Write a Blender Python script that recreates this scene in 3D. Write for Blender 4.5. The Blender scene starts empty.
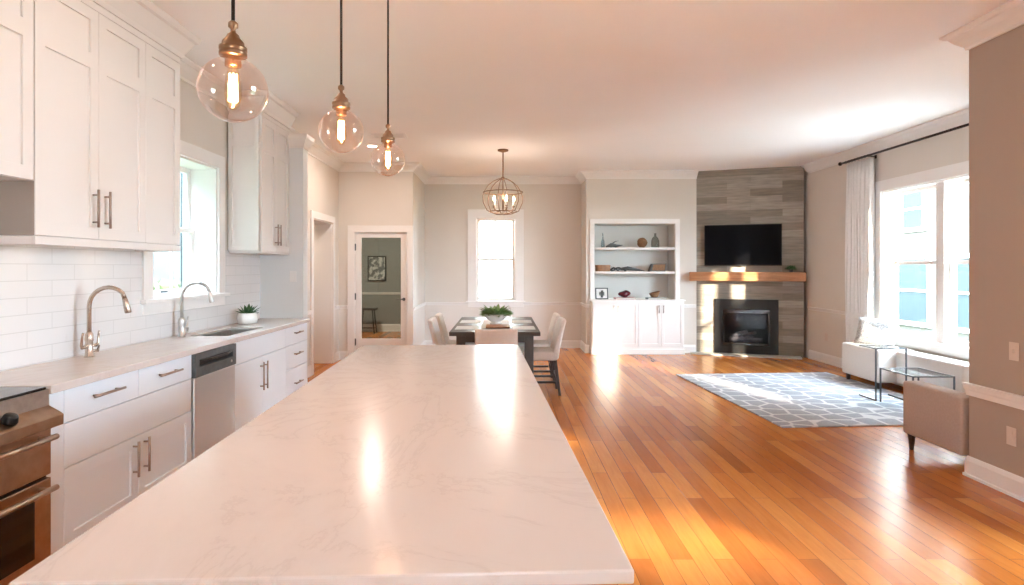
import bpy, bmesh, math, random
from mathutils import Vector, Matrix
random.seed(7)
PI = math.pi
S = bpy.context.scene
C = S.collection

# ------------------------------------------------------------------ camera
F_PX = 595.0                      # focal length in pixels of the 1024x585 frame
cam_d = bpy.data.cameras.new('camera'); cam = bpy.data.objects.new('camera', cam_d); C.objects.link(cam)
cam_d.sensor_width = 36; cam_d.lens = 36 * F_PX / 1024
cam_d.shift_x = 9 / 1024; cam_d.shift_y = -24.5 / 1024
cam_d.clip_start = .02; cam_d.clip_end = 200
cam.location = (0, 0, 1.45); cam.rotation_euler = (PI / 2, 0, 0)
S.camera = cam

# ------------------------------------------------------------------ light and exposure
S.view_settings.view_transform = 'Standard'; S.view_settings.look = 'None'
S.view_settings.gamma = 1; S.view_settings.use_curve_mapping = False
S.view_settings.exposure = 1.95
W = bpy.data.worlds.new('sky'); S.world = W; W.use_nodes = True
bg = W.node_tree.nodes['Background']; bg.inputs[0].default_value = (.70, .85, 1, 1); bg.inputs[1].default_value = 15.0
SUN_DIR = Vector((-.396, 1, -.24 * 1.0756)).normalized()
sun_d = bpy.data.lights.new('sun', 'SUN'); sun = bpy.data.objects.new('sun', sun_d); C.objects.link(sun)
sun_d.energy = 8.5; sun_d.angle = math.radians(1.2); sun_d.color = (1, .86, .68)
sun.rotation_euler = SUN_DIR.to_track_quat('-Z', 'Y').to_euler(); sun.location = (8, -14, 9)
try:
    S.cycles.use_denoising = True
    S.cycles.max_bounces = 10; S.cycles.diffuse_bounces = 6; S.cycles.transparent_max_bounces = 24
    S.cycles.sample_clamp_indirect = 8; S.cycles.caustics_reflective = False
except Exception: pass
def portal(loc, sx, sy, d):
    l = bpy.data.lights.new('window_portal', 'AREA'); l.shape = 'RECTANGLE'; l.size = sx; l.size_y = sy
    l.cycles.is_portal = True
    o = bpy.data.objects.new('window_portal', l); C.objects.link(o); o.location = loc
    o.rotation_euler = Vector(d).to_track_quat('-Z', 'Y').to_euler()
CEIL = 3.1
KX = -2.6          # kitchen wall
RX = 4.92          # window wall of the living area
BACK = -3.0
portal((KX - .3, 4.9, 1.82), 1.05, 1.2, (1, 0, 0))
portal((-.13, 11.0, 1.6), .7, 1.5, (0, -1, 0))
portal((RX + .2, 6.7, 1.5), 1.95, 1.8, (-1, 0, 0))
portal((RX + .2, 1.71, 1.7), 1.4, 2.4, (-1, 0, 0))
portal((.3, BACK - .12, 1.35), 1.2, 2.4, (0, 1, 0))

# ------------------------------------------------------------------ materials
def mat(name, col, rough=.5, metal=0, coat=0, emis=None, es=0, spec=.5):
    m = bpy.data.materials.new(name); m.use_nodes = True
    b = m.node_tree.nodes['Principled BSDF']
    b.inputs['Base Color'].default_value = (*col, 1); b.inputs['Roughness'].default_value = rough
    b.inputs['Metallic'].default_value = metal; b.inputs['Coat Weight'].default_value = coat
    b.inputs['Specular IOR Level'].default_value = spec
    if emis: b.inputs['Emission Color'].default_value = (*emis, 1); b.inputs['Emission Strength'].default_value = es
    return m
def N(m, t, **kw):
    n = m.node_tree.nodes.new(t)
    for k, v in kw.items():
        if k in n.inputs.keys(): n.inputs[k].default_value = v
        else: setattr(n, k, v)
    return n
def L(m, a, b): m.node_tree.links.new(a, b)
def coords(m, scale=(1, 1, 1), rot=(0, 0, 0), src='Object'):
    tc = N(m, 'ShaderNodeTexCoord'); mp = N(m, 'ShaderNodeMapping')
    mp.inputs['Scale'].default_value = scale; mp.inputs['Rotation'].default_value = rot
    L(m, tc.outputs[src], mp.inputs['Vector']); return mp.outputs[0]
def ramp(m, fac, stops):
    r = N(m, 'ShaderNodeValToRGB'); e = r.color_ramp.elements
    while len(e) < len(stops): e.new(.5)
    for i, (p, c) in enumerate(stops): e[i].position = p; e[i].color = (*c, 1)
    L(m, fac, r.inputs[0]); return r.outputs[0]
def mix(m, fac, a, b, mode='MIX'):
    n = N(m, 'ShaderNodeMix', data_type='RGBA', blend_type=mode)
    for s, i in ((fac, 0), (a, 6), (b, 7)):
        if hasattr(s, 'links'): L(m, s, n.inputs[i])
        elif i: n.inputs[i].default_value = (*s, 1)
        else: n.inputs[i].default_value = s
    return n.outputs[2]
def bump(m, h, strength=.2, dist=.01):
    b = N(m, 'ShaderNodeBump'); b.inputs['Strength'].default_value = strength; b.inputs['Distance'].default_value = dist
    L(m, h, b.inputs['Height']); L(m, b.outputs[0], m.node_tree.nodes['Principled BSDF'].inputs['Normal'])
def setc(m, out): L(m, out, m.node_tree.nodes['Principled BSDF'].inputs['Base Color'])
def mottled(name, c1, c2, rough, scale=4, detail=3, bs=0, **kw):
    m = mat(name, c1, rough, **kw)
    n = N(m, 'ShaderNodeTexNoise', Scale=scale, Detail=detail); L(m, coords(m), n.inputs['Vector'])
    setc(m, ramp(m, n.outputs[0], [(.35, c1), (.65, c2)]))
    if bs: bump(m, n.outputs[0], bs, .004)
    return m
WALL = mottled('greige_wall_paint', (.70, .655, .595), (.69, .64, .58), .75, 2)
WAINSCOT = mottled('pale_wainscot_paint', (.74, .70, .65), (.73, .69, .64), .6, 2)
TAUPE = mottled('shaded_panel_tone', (.34, .295, .26), (.33, .285, .25), .6, 3)  # shade below the range cabinet, put into a taupe tone
LINING = mottled('bookcase_back_paint', (.66, .645, .61), (.65, .635, .60), .6, 2)
PARTW = mottled('shaded_wall_paint', (.43, .35, .29), (.42, .34, .28), .75, 2)  # wall paint darkened to carry the partition's backlit shade
CABB = mottled('window_lit_cabinet_paint', (.82, .89, .95), (.81, .88, .94), .33, 3)  # base cabinets' paint cooled and lightened to stand in for window light
WINGP = mottled('cool_pale_wall_paint', (.72, .74, .74), (.71, .73, .73), .6, 2)
CEILM = mottled('ceiling_paint', (.92, .92, .91), (.91, .91, .90), .8, 2)
TRIM = mottled('white_trim_paint', (.83, .81, .785), (.82, .80, .775), .4, 3)
CAB = mottled('white_cabinet_paint', (.77, .745, .72), (.76, .735, .71), .42, 3)
STEEL = mottled('brushed_steel', (.62, .60, .57), (.52, .50, .48), .28, 30, metal=1)
BRONZE = mottled('warm_brushed_nickel', (.55, .47, .40), (.46, .38, .32), .25, 30, metal=1)
PULL = mottled('nickel_pull', (.42, .35, .30), (.36, .30, .26), .3, 30, metal=1)
BRASS = mottled('antique_brass', (.30, .19, .12), (.22, .135, .08), .35, 20, metal=1)
RANGEM = mottled('warm_stainless', (.50, .36, .26), (.44, .31, .22), .3, 20, metal=1)
BLACKM = mat('black_metal', (.012, .011, .01), .4, .4)
ROD = mat('dark_bronze_rod', (.03, .022, .018), .45, .6)
BLACKG = mat('black_glass', (.006, .006, .007), .06)
SCREEN = mat('television_screen', (.003, .003, .004), .3, spec=.04)
DARKW = mottled('dark_stained_wood', (.055, .040, .032), (.035, .026, .022), .4, 12)
FAB = mottled('off_white_upholstery', (.79, .75, .71), (.76, .72, .68), .9, 60, bs=.05)
FABP = mottled('shaded_beige_upholstery', (.46, .365, .315), (.43, .34, .29), .9, 60, bs=.05)  # fabric darkened to carry the shade the armchair sits in
CURT = mottled('white_curtain_cloth', (.86, .86, .85), (.82, .82, .81), .85, 40)
LEAF = mottled('leaf_green', (.16, .27, .08), (.28, .42, .17), .45, 9)
LEAFD = mottled('dark_leaf_green', (.03, .10, .03), (.06, .16, .05), .5, 9)
CERAM = mat('white_ceramic', (.85, .84, .82), .2, coat=.4)
TAN = mottled('tan_wood', (.42, .20, .10), (.32, .15, .07), .5, 15)
BASKET = mottled('woven_brown', (.30, .15, .07), (.18, .09, .04), .7, 60)
RED = mat('dark_red_glaze', (.10, .012, .02), .2, coat=.5)
SLATE = mottled('grey_metal', (.10, .11, .11), (.07, .08, .08), .5, 20)
BOOKP = mottled('book_paper', (.70, .66, .60), (.62, .58, .52), .8, 90)
PINKB = mat('pink_book_cover', (.55, .30, .30), .6)
GREYB = mat('grey_book_cover', (.33, .36, .36), .6)
PLATE = mat('switch_plate_plastic', (.66, .57, .50), .4)
WARMLED = mat('warm_lamp_glow', (1, .8, .5), .5, emis=(1, .62, .26), es=14)
BULBW = mat('frosted_bulb_glow', (1, .9, .7), .5, emis=(1, .78, .5), es=7)
CANL = mat('downlight_lens', (1, .95, .9), .5, emis=(1, .9, .75), es=8)
GRASS = mottled('lawn', (.05, .09, .03), (.08, .12, .05), .9, 3)
HEDGE = mottled('hedge_leaves', (.020, .042, .009), (.045, .068, .020), .8, 6)
DIML = mat('dim_puck_lens', (1, .95, .9), .5, emis=(1, .85, .65), es=.8)
DWSTEEL = mat('satin_steel', (.66, .68, .68), .36, metal=1)
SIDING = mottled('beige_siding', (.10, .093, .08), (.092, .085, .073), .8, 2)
SIDEW = mottled('white_siding', (.80, .79, .77), (.76, .75, .73), .8, 2)
WINBL = mat('bluish_window_glass', (.045, .060, .064), .3, spec=.05)
ROOFM = mottled('grey_roof', (.18, .17, .17), (.12, .12, .12), .8, 8)
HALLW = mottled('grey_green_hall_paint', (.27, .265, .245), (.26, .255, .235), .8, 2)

def glassy(name, tint=(1, 1, 1), ior=1.45, gain=1.0, rough=.0):
    m = bpy.data.materials.new(name); m.use_nodes = True; nt = m.node_tree; nt.nodes.clear()
    o = N(m, 'ShaderNodeOutputMaterial'); t = N(m, 'ShaderNodeBsdfTransparent'); g = N(m, 'ShaderNodeBsdfGlossy')
    t.inputs[0].default_value = (*tint, 1); g.inputs['Roughness'].default_value = rough
    # Schlick reflectance, the same from either side of the sheet
    f0 = ((ior - 1) / (ior + 1)) ** 2
    f = N(m, 'ShaderNodeLayerWeight', Blend=.5); pw = N(m, 'ShaderNodeMath', operation='POWER'); pw.inputs[1].default_value = 5
    mu = N(m, 'ShaderNodeMath', operation='MULTIPLY_ADD'); mu.use_clamp = True; mu.inputs[1].default_value = (1 - f0) * gain * .7; mu.inputs[2].default_value = f0 * gain
    mx = N(m, 'ShaderNodeMixShader')
    L(m, f.outputs['Facing'], pw.inputs[0]); L(m, pw.outputs[0], mu.inputs[0]); L(m, mu.outputs[0], mx.inputs[0]); L(m, t.outputs[0], mx.inputs[1]); L(m, g.outputs[0], mx.inputs[2])
    L(m, mx.outputs[0], o.inputs[0]); return m
PANE = glassy('window_glass', (.96, .98, .98), 1.35)
GLOBE = glassy('pendant_glass', (.93, .87, .83), 1.5, 2.4)
GLOBE.node_tree.nodes['Glossy BSDF'].inputs[0].default_value = (1, .9, .85, 1)
TABLEG = glassy('table_glass', (.72, .80, .82), 1.5, 1.6)
DOORG = glassy('door_glass', (.66, .70, .68), 1.45, 1.2)
FIREG = glassy('firebox_glass', (.62, .62, .65), 1.4, .6)

# floor: narrow oak boards running away from the camera
FLOOR = mat('oak_floor', (.5, .2, .06), .25, coat=.06, spec=.35)
v = coords(FLOOR, rot=(0, 0, PI / 2))
br = N(FLOOR, 'ShaderNodeTexBrick', offset=.37, Scale=1.0); L(FLOOR, v, br.inputs['Vector'])
br.inputs['Color1'].default_value = (0, 0, 0, 1); br.inputs['Color2'].default_value = (1, 1, 1, 1)
br.inputs['Mortar'].default_value = (.5, .5, .5, 1); br.inputs['Mortar Size'].default_value = .0012
br.inputs['Brick Width'].default_value = 1.25; br.inputs['Row Height'].default_value = .105; br.inputs['Bias'].default_value = 0
plank = ramp(FLOOR, br.outputs[0], [(0, (.40, .118, .020)), (.35, (.50, .160, .028)), (.7, (.57, .195, .036)), (1, (.67, .26, .055))])
gv = coords(FLOOR, scale=(20, 2.0, 1)); gn = N(FLOOR, 'ShaderNodeTexNoise', Scale=1.6, Detail=6, Roughness=.6, Distortion=.6); L(FLOOR, gv, gn.inputs['Vector'])
gr = ramp(FLOOR, gn.outputs[0], [(.3, (.88, .82, .76)), (.6, (1, 1, 1))])
c1 = mix(FLOOR, 1.0, plank, gr, 'MULTIPLY')
c2 = mix(FLOOR, br.outputs['Fac'], c1, (.10, .035, .012))
setc(FLOOR, c2)
rr = N(FLOOR, 'ShaderNodeMapRange'); L(FLOOR, gn.outputs[0], rr.inputs[0]); rr.inputs[3].default_value = .22; rr.inputs[4].default_value = .32
0 and L(FLOOR, rr.outputs[0], FLOOR.node_tree.nodes['Principled BSDF'].inputs['Roughness'])
inv = N(FLOOR, 'ShaderNodeMath', operation='SUBTRACT'); inv.inputs[0].default_value = 1; L(FLOOR, br.outputs['Fac'], inv.inputs[1]); bump(FLOOR, inv.outputs[0], .1, .001)

# quartz
QUARTZ = mat('veined_quartz', (.84, .80, .77), .2, coat=0, spec=.32)
qv = coords(QUARTZ, scale=(1, .6, 1), rot=(0, 0, .5)); qn = N(QUARTZ, 'ShaderNodeTexNoise', Scale=1.7, Detail=8, Roughness=.65, Distortion=1.6); L(QUARTZ, qv, qn.inputs['Vector'])
setc(QUARTZ, ramp(QUARTZ, qn.outputs[0], [(.44, (.615, .55, .515)), (.485, (.605, .54, .505)), (.50, (.565, .50, .465)), (.515, (.605, .54, .505)), (.6, (.625, .56, .525))]))

# subway tile splashback: runs along Y, rows up Z
TILE = mat('white_subway_tile', (.86, .85, .84), .15, coat=.4)
tcn = N(TILE, 'ShaderNodeTexCoord'); sp = N(TILE, 'ShaderNodeSeparateXYZ'); cb = N(TILE, 'ShaderNodeCombineXYZ')
L(TILE, tcn.outputs['Object'], sp.inputs[0]); L(TILE, sp.outputs[1], cb.inputs[0]); L(TILE, sp.outputs[2], cb.inputs[1])
tb = N(TILE, 'ShaderNodeTexBrick', offset=.5, Scale=1.0); L(TILE, cb.outputs[0], tb.inputs['Vector'])
for k, val in (('Color1', (.78, .77, .765, 1)), ('Color2', (.76, .75, .745, 1)), ('Mortar', (.66, .65, .64, 1))): tb.inputs[k].default_value = val
tb.inputs['Mortar Size'].default_value = .0025; tb.inputs['Brick Width'].default_value = .36; tb.inputs['Row Height'].default_value = .092
setc(TILE, tb.outputs[0]); inv = N(TILE, 'ShaderNodeMath', operation='SUBTRACT'); inv.inputs[0].default_value = 1; L(TILE, tb.outputs['Fac'], inv.inputs[1]); bump(TILE, inv.outputs[0], .3, .002)

# stacked stone planks (object coords: x along, z up)
STONE = mat('stacked_grey_stone', (.4, .37, .32), .6)
tcn = N(STONE, 'ShaderNodeTexCoord'); sp = N(STONE, 'ShaderNodeSeparateXYZ'); cb = N(STONE, 'ShaderNodeCombineXYZ')
L(STONE, tcn.outputs['Object'], sp.inputs[0]); L(STONE, sp.outputs[0], cb.inputs[0]); L(STONE, sp.outputs[2], cb.inputs[1])
sb = N(STONE, 'ShaderNodeTexBrick', offset=.43, Scale=1.0); L(STONE, cb.outputs[0], sb.inputs['Vector'])
sb.inputs['Color1'].default_value = (0, 0, 0, 1); sb.inputs['Color2'].default_value = (1, 1, 1, 1); sb.inputs['Mortar'].default_value = (.2, .2, .2, 1)
sb.inputs['Mortar Size'].default_value = .002; sb.inputs['Brick Width'].default_value = .85; sb.inputs['Row Height'].default_value = .115
sc_ = ramp(STONE, sb.outputs[0], [(0, (.215, .19, .155)), (.5, (.30, .27, .225)), (1, (.41, .375, .32))])
sv = N(STONE, 'ShaderNodeMapping'); sv.inputs['Scale'].default_value = (1.5, 1, 16); L(STONE, tcn.outputs['Object'], sv.inputs[0])
sn = N(STONE, 'ShaderNodeTexNoise', Scale=2.2, Detail=6, Roughness=.6); L(STONE, sv.outputs[0], sn.inputs['Vector'])
setc(STONE, mix(STONE, 1.0, sc_, ramp(STONE, sn.outputs[0], [(.3, (.70, .70, .70)), (.7, (1.15, 1.13, 1.1))]), 'MULTIPLY'))
bump(STONE, mix(STONE, .5, sb.outputs[0], sn.outputs[0]), .35, .008)

MANTEL = mat('oak_mantel_wood', (.42, .18, .07), .45)
mv = coords(MANTEL, scale=(1.5, 14, 14)); mn = N(MANTEL, 'ShaderNodeTexNoise', Scale=2, Detail=6, Distortion=.4); L(MANTEL, mv, mn.inputs['Vector'])
setc(MANTEL, ramp(MANTEL, mn.outputs[0], [(.3, (.30, .115, .04)), (.7, (.52, .24, .10))]))

RUG = mat('grey_lattice_rug', (.4, .4, .42), .95, spec=.1)
rv = coords(RUG, scale=(4.6, 4.6, 0)); vo = N(RUG, 'ShaderNodeTexVoronoi', feature='DISTANCE_TO_EDGE', Scale=1.0, Randomness=.5); L(RUG, rv, vo.inputs['Vector'])
rn = N(RUG, 'ShaderNodeTexNoise', Scale=60, Detail=2); L(RUG, coords(RUG), rn.inputs['Vector'])
rc = ramp(RUG, vo.outputs['Distance'], [(.05, (.66, .65, .65)), (.085, (.36, .365, .39))])
setc(RUG, mix(RUG, .25, rc, rn.outputs[0], 'OVERLAY')); bump(RUG, rn.outputs[0], .4, .004)

PILLOWM = mat('grey_patterned_pillow', (.7, .7, .7), .9)
pn = N(PILLOWM, 'ShaderNodeTexNoise', Scale=14, Detail=4, Distortion=2.0); L(PILLOWM, coords(PILLOWM), pn.inputs['Vector'])
setc(PILLOWM, ramp(PILLOWM, pn.outputs[0], [(.44, (.56, .55, .54)), (.5, (.22, .215, .21)), (.56, (.60, .59, .58))]))
PRINT = mat('framed_print', (.6, .6, .58), .5)
pn = N(PRINT, 'ShaderNodeTexNoise', Scale=9, Detail=3); L(PRINT, coords(PRINT), pn.inputs['Vector'])
setc(PRINT, ramp(PRINT, pn.outputs[0], [(.45, (.55, .54, .5)), (.55, (.12, .12, .12))]))

# ------------------------------------------------------------------ mesh helpers
I4 = Matrix.Identity(4)
def Rz(a): return Matrix.Rotation(a, 4, 'Z')
def box(bm, x0, x1, y0, y1, z0, z1, M=I4):
    vs = [bm.verts.new(M @ Vector(p)) for p in ((x0, y0, z0), (x1, y0, z0), (x1, y1, z0), (x0, y1, z0), (x0, y0, z1), (x1, y0, z1), (x1, y1, z1), (x0, y1, z1))]
    for f in ((3, 2, 1, 0), (4, 5, 6, 7), (0, 1, 5, 4), (1, 2, 6, 5), (2, 3, 7, 6), (3, 0, 4, 7)): bm.faces.new([vs[i] for i in f])
def lathe(bm, prof, seg=20, c=(0, 0, 0), M=I4):
    rings = []
    for r, z in prof:
        if r < 1e-5: rings.append([bm.verts.new(M @ Vector((c[0], c[1], c[2] + z)))])
        else: rings.append([bm.verts.new(M @ Vector((c[0] + r * math.cos(2 * PI * i / seg), c[1] + r * math.sin(2 * PI * i / seg), c[2] + z))) for i in range(seg)])
    for a, b in zip(rings, rings[1:]):
        for i in range(seg):
            j = (i + 1) % seg
            if len(a) == 1 and len(b) == 1: continue
            if len(a) == 1: bm.faces.new((a[0], b[j], b[i]))
            elif len(b) == 1: bm.faces.new((a[i], a[j], b[0]))
            else: bm.faces.new((a[i], a[j], b[j], b[i]))
    for ring, flip in ((rings[0], True), (rings[-1], False)):
        if len(ring) > 1 and OPEN[0] is False: bm.faces.new(ring[::-1] if flip else ring)
OPEN = [False]
def tube(bm, pts, r, seg=10, closed=False):
    pts = [Vector(p) for p in pts]; n = len(pts); rs = r if hasattr(r, '__len__') else [r] * n
    rings = []; up = None
    for i, p in enumerate(pts):
        if closed: t = pts[(i + 1) % n] - pts[i - 1]
        else: t = pts[min(i + 1, n - 1)] - pts[max(i - 1, 0)]
        t.normalize()
        if up is None: up = t.orthogonal().normalized()
        else:
            up = up - t * up.dot(t); up.normalize()
        s = t.cross(up)
        rings.append([bm.verts.new(p + (up * math.cos(2 * PI * k / seg) + s * math.sin(2 * PI * k / seg)) * rs[i]) for k in range(seg)])
    for i in range(n if closed else n - 1):
        a, b = rings[i], rings[(i + 1) % n]
        for k in range(seg): bm.faces.new((a[k], a[(k + 1) % seg], b[(k + 1) % seg], b[k]))
    if not closed: bm.faces.new(rings[0][::-1]); bm.faces.new(rings[-1])
def plate(bm, us, vs, holes, t0, t1, P):
    """slab over the grid us x vs minus the hole cells; P(u, v, t) -> point"""
    V = {}
    def g(i, j, t):
        k = (i, j, t)
        if k not in V: V[k] = bm.verts.new(P(us[i], vs[j], t1 if t else t0))
        return V[k]
    def solid(i, j): return 0 <= i < len(us) - 1 and 0 <= j < len(vs) - 1 and (i, j) not in holes
    for i in range(len(us) - 1):
        for j in range(len(vs) - 1):
            if not solid(i, j): continue
            bm.faces.new([g(i, j, 1), g(i + 1, j, 1), g(i + 1, j + 1, 1), g(i, j + 1, 1)])
            bm.faces.new([g(i, j, 0), g(i, j + 1, 0), g(i + 1, j + 1, 0), g(i + 1, j, 0)])
            for di, dj, a, b in ((-1, 0, (i, j + 1), (i, j)), (1, 0, (i + 1, j), (i + 1, j + 1)), (0, -1, (i, j), (i + 1, j)), (0, 1, (i + 1, j + 1), (i, j + 1))):
                if not solid(i + di, j + dj): bm.faces.new([g(*a, 0), g(*b, 0), g(*b, 1), g(*a, 1)])
def sweep(bm, path, prof, side=1):
    """profile (out, z) carried along a 2-D path with mitred corners; side=1: out is to the right of travel"""
    P = [Vector(p) for p in path]; rings = []
    for i, p in enumerate(P):
        ns = []
        if i > 0: d = (P[i] - P[i - 1]).normalized(); ns.append(Vector((d.y, -d.x)) * side)
        if i < len(P) - 1: d = (P[i + 1] - P[i]).normalized(); ns.append(Vector((d.y, -d.x)) * side)
        if len(ns) == 2:
            m = ns[0] + ns[1]; m = m * (1 / max(.2, 1 + ns[0].dot(ns[1])))
        else: m = ns[0]
        rings.append([bm.verts.new((p.x + m.x * o, p.y + m.y * o, z)) for o, z in prof])
    k = len(prof)
    for a, b in zip(rings, rings[1:]):
        for j in range(k): bm.faces.new((a[j], a[(j + 1) % k], b[(j + 1) % k], b[j]))
    bm.faces.new(rings[0]); bm.faces.new(rings[-1][::-1])
def new(): return bmesh.new()
def obj(name, bm, m, parent=None, smooth=False, bev=0, seg=2, loc=None, mats=None):
    bmesh.ops.recalc_face_normals(bm, faces=bm.faces[:]) if not OPEN[0] else None
    me = bpy.data.meshes.new(name); bm.to_mesh(me); bm.free(); me.materials.append(m)
    if smooth:
        for p in me.polygons: p.use_smooth = True
    o = bpy.data.objects.new(name, me); C.objects.link(o)
    if loc: o.location = loc
    if parent is not None: o.parent = parent
    if bev:
        b = o.modifiers.new('bevel', 'BEVEL'); b.width = bev; b.segments = seg; b.limit_method = 'ANGLE'; b.angle_limit = math.radians(40)
    return o
def tag(o, label, cat, group=None):
    o['label'] = label; o['category'] = cat
    if group: o['group'] = group
    return o
def thing(name, label, cat, loc=(0, 0, 0), rotz=0, group=None):
    o = bpy.data.objects.new(name, None); C.objects.link(o); o.location = loc; o.rotation_euler = (0, 0, rotz)
    o.empty_display_size = .1
    return tag(o, label, cat, group)
def struct(name, bm=None, m=None, loc=None, rotz=0, **kw):
    if bm is None:
        o = bpy.data.objects.new(name, None); C.objects.link(o); o.location = loc or (0, 0, 0); o.rotation_euler = (0, 0, rotz)
    else: o = obj(name, bm, m, loc=loc, **kw)
    o['kind'] = 'structure'; return o
def dup(root, loc=None, rotz=None, label=None, group=None):
    r = root.copy(); C.objects.link(r)
    if loc is not None: r.location = loc
    if rotz is not None: r.rotation_euler = (0, 0, rotz)
    if label: r['label'] = label
    if group: r['group'] = group
    def rec(src, dst):
        for ch in list(src.children):
            c = ch.copy(); C.objects.link(c); c.parent = dst; rec(ch, c)
    rec(root, r); return r
def B1(name, m, parent, *a, bev=0, **kw):
    bm = new(); box(bm, *a); return obj(name, bm, m, parent, bev=bev, **kw)
def lamp(name, kind, loc, e, col, parent=None, size=.05, rot=None, spot=None):
    l = bpy.data.lights.new(name, kind); l.energy = e; l.color = col
    if kind == 'AREA': l.shape = 'DISK'; l.size = size
    else: l.shadow_soft_size = size
    if spot: l.spot_size = spot; l.spot_blend = .6
    o = bpy.data.objects.new(name, l); C.objects.link(o); o.location = loc
    if parent is not None: o.parent = parent
    return o

# ------------------------------------------------------------------ the shell
def wall_x(name, x0, x1, ys, zs, holes, m):      # wall in the plane of X (thickness x0..x1)
    bm = new(); plate(bm, ys, zs, holes, x0, x1, lambda u, v, t: (t, u, v)); return struct(name, bm, m)
def wall_y(name, y0, y1, xs, zs, holes, m):
    bm = new(); plate(bm, xs, zs, holes, y0, y1, lambda u, v, t: (u, t, v)); return struct(name, bm, m)
bm = new(); plate(bm, [-3.87, KX - .3, 5.12], [BACK - .2, 7.2, 13.7], {(0, 0)}, -.12, 0, lambda u, v, t: (u, v, t)); struct('floor', bm, FLOOR)
bm = new(); plate(bm, [-3.87, KX - .3, 5.12], [BACK - .2, 7.2, 13.7], {(0, 0)}, CEIL, CEIL + .12, lambda u, v, t: (u, v, t)); struct('ceiling', bm, CEILM)
KW = (4.39, 5.41, 1.22, 2.36)         # kitchen window opening y0,y1,z0,z1
wall_x('wall_left', KX - .3, KX, [BACK, KW[0], KW[1], 8.12, 9.05, 9.4], [0, KW[2], 2.13, KW[3], CEIL], {(1, 1), (1, 2), (3, 0), (3, 1)}, WALL)
DX0, DX1 = -2.36, -1.50
wall_y('wall_far_left', 9.4, 9.52, [-3.77, DX0, DX1, -1.42], [0, 2.03, CEIL], {(1, 0)}, WALL)
bm = new(); box(bm, -1.54, -1.42, 9.52, 10.92, 0, CEIL); struct('wall_return', bm, WALL)
DW = (-.50, .235, .85, 2.37)
wall_y('wall_far', 10.8, 11.0, [-1.54, DW[0], DW[1], 1.54], [0, DW[2], DW[3], CEIL], {(1, 1)}, WALL)
bm = new(); box(bm, 1.42, 1.54, 10.15, 10.8, 0, CEIL); struct('wall_niche_side', bm, WALL)
BX0, BX1 = 1.50, 2.99
wall_y('wall_bookcase', 10.15, 10.62, [1.54, BX0 + .05, BX1 - .03, 3.36], [0, .9, 2.24, CEIL], {(1, 1)}, WALL)
RWN = (5.72, 7.72, .60, 2.44); RW2 = (1.0, 2.42, .45, 2.9)
wall_x('wall_right', RX, RX + .2, [BACK, RW2[0], RW2[1], RWN[0], RWN[1], 10.4], [0, RW2[2], RWN[2], RWN[3], RW2[3], CEIL],
       {(1, 1), (1, 2), (1, 3), (3, 2)}, WALL)
# back wall, with openings added behind the camera to let in light
wall_y('wall_back', BACK - .2, BACK, [KX - .3, -.3, .9, 2.95, 4.7, RX + .2], [0, .12, 1.45, 2.3, 2.6, CEIL], {(1, 1), (1, 2), (1, 3), (3, 2)}, WALL)
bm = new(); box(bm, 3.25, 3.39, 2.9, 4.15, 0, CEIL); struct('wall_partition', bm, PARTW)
# short wing wall that closes the worktop
bm = new(); box(bm, KX + .001, -2.135, 6.35, 6.5, 0, 2.74); struct('wall_wing', bm, WINGP)
bm = new(); sweep(bm, [(KX + .002, 6.35), (-2.135, 6.35), (-2.135, 6.5), (KX + .002, 6.5)], [(0, 2.73), (.012, 2.73), (.02, 2.76), (.055, 2.83), (.06, 2.87), (-.05, 2.87), (-.05, 2.74), (0, 2.74)], 1); struct('trim_1', bm, TRIM)
# chimney breast in stacked stone, set at an angle across the corner
TH = math.radians(19.5); FB = Matrix.Translation((3.3, 10.15, 0)) @ Rz(-TH)
fb_loc = (3.3, 10.15, 0)
def fbp(s, y, z=0): return tuple(FB @ Vector((s, y, z)))
bm = new(); plate(bm, [0, .33, 1.235, 1.65], [0, .07, .87, CEIL], {(1, 1)}, 0, .5, lambda u, v, t: (u, t, v))
o = struct('wall_chimney', bm, STONE, loc=fb_loc); o.rotation_euler = (0, 0, -TH)
# hall behind the glazed door
bm = new(); box(bm, -3.77, -1.3, 13.6, 13.7, 0, CEIL); struct('wall_hall', bm, HALLW)
bm = new(); box(bm, -1.54, -1.3, 10.92, 13.6, 0, CEIL); struct('wall_hall_side', bm, HALLW)
bm = new(); box(bm, -3.87, -3.77, 7.3, 13.7, 0, CEIL); struct('wall_hall_left', bm, HALLW)
bm = new(); box(bm, -3.87, KX - .3, 7.2, 7.3, 0, CEIL); struct('wall_hall_near', bm, HALLW)

TEAL = mottled('dark_teal_siding', (.012, .019, .021), (.010, .016, .018), .8, 3)
bm = new(); box(bm, -3.89, KX - .3, 7.18, 7.2, -.12, CEIL + .12); struct('wall_hall_siding', bm, TEAL)
# mouldings
def crown_prof(z=CEIL, h=.13, o=.12):
    return [(0, z - h), (.014, z - h), (.018, z - h + .02), (.035, z - h + .035), (.06, z - h + .06), (.085, z - .035), (.10, z - .03), (o, z - .012), (o, z - .0005), (0, z - .0005)]
tn = [2]
def trim(path, prof, m=TRIM, side=1, name=None):
    bm = new(); sweep(bm, path, prof, side); o = struct(name or 'trim_%d' % tn[0], bm, m)
    if not name: tn[0] += 1
    return o
E = .0005
trim([(KX, 4.25), (KX, 5.6)], crown_prof(), name='crown_trim_kitchen')
trim([(KX, 6.5), (KX, 9.4), (-1.42, 9.4), (-1.42, 10.8), (1.42, 10.8), (1.42, 10.15), (3.3, 10.15)], crown_prof())
trim([(RX, 9.58), (RX, BACK)], crown_prof())
trim([(3.25, 2.9), (3.25, 4.15), (3.39, 4.15), (3.39, 2.9)], crown_prof(), side=-1)
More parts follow.
